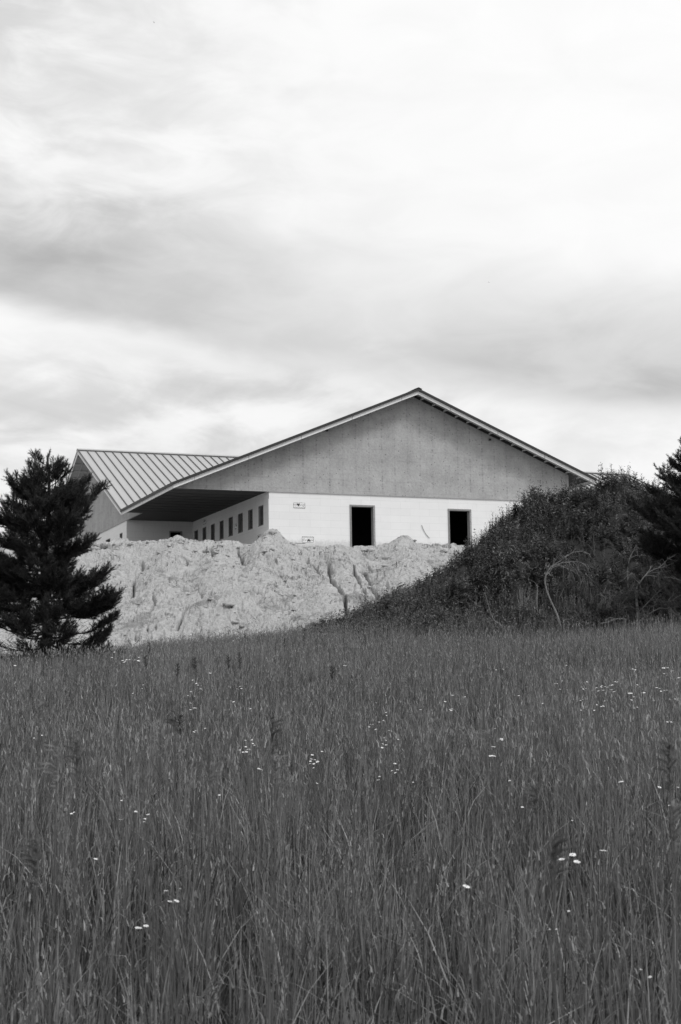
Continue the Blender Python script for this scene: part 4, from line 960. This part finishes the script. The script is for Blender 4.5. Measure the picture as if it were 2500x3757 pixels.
cluster(f2, 'white daisies in the dense patch at right', [(1110, 278, 8), (1118, 286, 10), (1128, 284, 9), (1135, 255, 10), (1125, 256, 8), (1178, 280, 10), (1186, 294, 11), (1200, 277, 10), (1210, 292, 13), (1218, 274, 9), (1226, 280, 10), (1238, 270, 10), (1250, 268, 12), (1246, 288, 12), (1260, 298, 11), (1256, 290, 9), (1272, 254, 9), (1290, 262, 8), (1264, 252, 8), (1232, 278, 9), (1204, 272, 8)])
cluster(f2, 'white daisies right of the dense patch', [(1333, 304, 20), (1340, 337, 12), (1350, 322, 8), (1366, 268, 9), (1378, 276, 8), (1397, 303, 12), (1390, 288, 8), (1385, 357, 11), (1352, 373, 9), (1366, 370, 9), (1322, 190, 10), (1345, 195, 8), (1357, 198, 9)])
cluster(f2, 'white daisies at the very right edge', [(1487, 188, 14), (1506, 190, 13), (1528, 190, 13), (1527, 203, 15), (1500, 224, 10), (1490, 216, 8), (1524, 238, 8), (1455, 280, 12), (1468, 285, 10), (1475, 296, 9), (1490, 294, 9), (1502, 290, 8), (1558, 236, 12), (1562, 250, 10), (1515, 332, 7), (1540, 332, 7), (1504, 438, 10), (1522, 438, 10), (1513, 434, 8), (1443, 338, 8)])
cluster(f2, 'small white daisies below the dense patch', [(1104, 338, 9), (1115, 334, 9), (1216, 342, 9), (1180, 360, 8), (1200, 366, 10), (1210, 365, 10), (1168, 384, 9), (1122, 376, 8), (1107, 384, 7), (1130, 368, 7), (1186, 415, 6)])
cluster(f2, 'small scattered white daisies right of centre', [(1003, 228, 8), (1020, 250, 8), (997, 262, 7), (987, 262, 7), (1010, 286, 8), (858, 277, 10), (1040, 165, 7), (1040, 176, 8), (1018, 208, 6), (820, 317, 10), (716, 198, 9), (748, 194, 8), (650, 306, 10), (516, 314, 10), (480, 316, 7), (482, 343, 10), (505, 380, 10), (514, 378, 10), (510, 386, 11), (573, 322, 8), (930, 352, 9), (885, 434, 9)])
cluster(f2, 'white daisies in a loose band right of the middle', [(20, 179, 17), (210, 394, 8), (212, 408, 8), (178, 438, 9), (198, 432, 7), (138, 450, 8), (132, 462, 10), (162, 472, 10), (150, 448, 6), (222, 476, 10), (235, 480, 9), (200, 511, 9), (208, 521, 10), (194, 539, 12), (210, 545, 11), (192, 555, 11), (266, 519, 9), (368, 380, 10), (165, 351, 9), (364, 42, 9)])
cluster(f2, 'white daisies in a small group low in the middle', [(250, 628, 12), (237, 662, 12), (262, 660, 14), (252, 672, 12), (300, 659, 8), (180, 690, 10), (173, 705, 14), (334, 714, 9)])
for (x, y, s, lab) in [(692, 594, 19, 'large white daisy of a touching pair right of centre'), (706, 597, 17, 'second white daisy of the touching pair right of centre'), (704, 552, 18, 'white daisy just above the touching pair'), (741, 515, 15, 'upper white daisy right of the pair'), (744, 523, 13, 'lower white daisy right of the pair'), (712, 469, 8, 'tiny daisy above the touching pair'), (778, 708, 11, 'small white daisy below the touching pair'), (1290, 711, 24, 'flat wide white daisy alone in the right of the grass'), (837, 830, 13, 'white bud above the dark blurred seed head'), (1066, 892, 9, 'small bud right of the dark blurred seed head'), (1468, 738, 16, 'pale daisy near the right edge low in the meadow'), (1554, 738, 10, 'bud at the right edge low in the meadow'), (1513, 822, 10, 'faint bud near the right edge above the foreground trio')]:
    daisy(*f2(x, y), s, lab, 'daisies right of the centre')
# ------------------------------------------------------------------ near grass plumes (out of focus)
def plume(px, py, y, hpx, light, label, seed, bend=.25):
    y *= .68; rd = random.Random(seed); top = at(px, py, y); gz = float(G(top.x, y)); root = empty('grass_plume', (top.x, y, gz)); tag(root, label, 'grass')
    H = top.z - gz; hl = hpx * .8 / F * y; m = 'seedl' if light else 'seedd'
    def c(t): return Vector((-bend * H * .12 * (1 - t) ** 1.5 , 0, H * t))
    mb = MB(); mb.tube([c(i / 8) + Vector((0, 0, -.05 if i == 0 else 0)) for i in range(9)], [.0022 * (1 - .5 * i / 8) for i in range(9)], 5); mb.build('stem', M['stem'], root)
    mb = MB()
    nk = int(hl / .0022); nod = rd.choice((-1, 1))
    for k in range(nk):
        f = k / nk; p = c(1 - (hl / H) * f); s = .45 + .55 * math.sin(math.pi * min(1, f + .15)); a = rd.uniform(0, 6.28)
        L = .030 * s * rd.uniform(.5, 1.3); d = Vector((math.cos(a) * .75 + nod * .35, math.sin(a) * .75, rd.uniform(.3, 1.5))).normalized()
        q = [p, p + d * L * .6, p + d * L + Vector((nod * .3 * L, 0, -L * .2))]; mb.tube(q, [.0008, .0014, .0005], 4, cap=False)
    mb.build('seed_head', M[m], root, True)
for i, (px, py, y, hpx, li, lab) in enumerate([(2030, 3080, 3.0, 240, False, 'dark nodding grass plume in the near right foreground'), (1000, 2660, 4.2, 150, False, 'dark blurred grass plume in the middle of the meadow'), (1010, 2790, 4.0, 110, True, 'pale blurred grass plume below the dark one in mid meadow'), (285, 2720, 3.6, 170, False, 'dark curved grass plume near the left edge'), (645, 2630, 4.4, 90, False, 'small dark grass plume left of centre'), (210, 2755, 3.5, 190, True, 'pale blurred grass plume near the left edge'), (770, 2790, 3.8, 110, True, 'pale grass plume left of centre, lower one'), (145, 2600, 4.6, 90, True, 'small pale grass plume at upper left of the meadow'), (140, 3090, 3.0, 200, False, 'dark blurred grass plume at the lower left edge'), (1965, 2900, 3.6, 120, False, 'short dark grass plume above the near right one'), (2455, 2740, 3.4, 220, False, 'dark grass plume at the right edge'), (2470, 2960, 3.2, 220, True, 'pale grass plume at the right edge, lower one'), (590, 2680, 4.4, 130, True, 'pale soft plume in the left half of the meadow'), (1785, 2690, 4.6, 60, True, 'little pale plume right of centre'), (1500, 2490, 6.0, 60, True, 'little pale plume high in the middle of the meadow'), (1300, 2520, 6.0, 70, True, 'faint pale plume just below the clay edge')]):
    plume(px, py, y, hpx, li, lab, 300 + i)
# dark dock stalks further off
for i, (px, py, h_, lab) in enumerate([(880, 2395, 62, 'dark seed stalk left of a pair high in the meadow'), (838, 2405, 48, 'dark low seed stalk nearest the daisies right of the pine'), (535, 2408, 45, 'dark seed stalk right of the daisies by the pine'), (548, 2358, 40, 'dark seed stalk at the top of the grass by the pine'), (652, 2435, 50, 'dark seed stalk below the clay foot, left'), (1115, 2335, 50, 'dark seed stalk near the top of the meadow, middle'), (1045, 2345, 50, 'dark seed stalk under the clay gully'), (1220, 2445, 45, 'dark seed stalk near the centre of the meadow'), (715, 2415, 40, 'hooked dark seed stalk left of centre'), (660, 2625, 70, 'thick dark seed stalk in the left middle'), (900, 2320, 45, 'dark seed stalk against the clay foot'), (1340, 2330, 40, 'dark seed stalk before the weedy slope')]):
    p = hit(px, py, .72); top = at(px, py, p.y); root = empty('seed_stalk', (top.x, p.y, p.z)); tag(root, lab, 'seed stalk', 'dark seed stalks in the meadow'); H = top.z - p.z; rd = random.Random(i)
    mb = MB(); mb.tube([(0, 0, -.03), (.01, 0, H * .6), (0, 0, H)], [.005, .004, .002], 4); mb.build('stem', M['seedd'], root)
    mb = MB()
    for k in range(46):
        t = H - (h_ / F * p.y) * k / 46; a = rd.uniform(0, 6.28); L = .022 + .02 * math.sin(math.pi * k / 46); mb.tube([(0, 0, t), (math.cos(a) * L, math.sin(a) * L, t + .02)], [.005, .0025], 4)
    mb.build('seed_head', M['seedd'], root)
# ------------------------------------------------------------------ birds
def bird(px, py, y, span, label, rz, ry):
    p = at(px, py, y); root = empty('bird', p, rz); root.rotation_euler = (0, ry, rz); tag(root, label, 'bird')
    mb = MB(); mb.tube([(0, -.5 * span * .55, 0), (0, -.16 * span, .01), (0, 0, .01), (0, .2 * span, 0), (0, .3 * span, .01)], [.01 * span, .05 * span, .07 * span, .05 * span, .012 * span], 6); mb.build('body', M['bird'], root, True)
    for s in (-1, 1):
        mb = MB(); w = [(0, .10), (.24, .13), (.5, -.04), (.25, -.02), (0, -.08)]
        mb.hexa([(s * a * span, b * span, .02 + .1 * a * span) for a, b in w], [(s * a * span, b * span, .03 + .1 * a * span) for a, b in w]); mb.build('wing', M['bird'], root)
bird(565, 82, 150, .28, 'tiny grey bird high in the sky at the upper left', .6, .9)
bird(1794, 1036, 150, .22, 'tiny dark bird in the sky above the right roof slope', .1, .3)
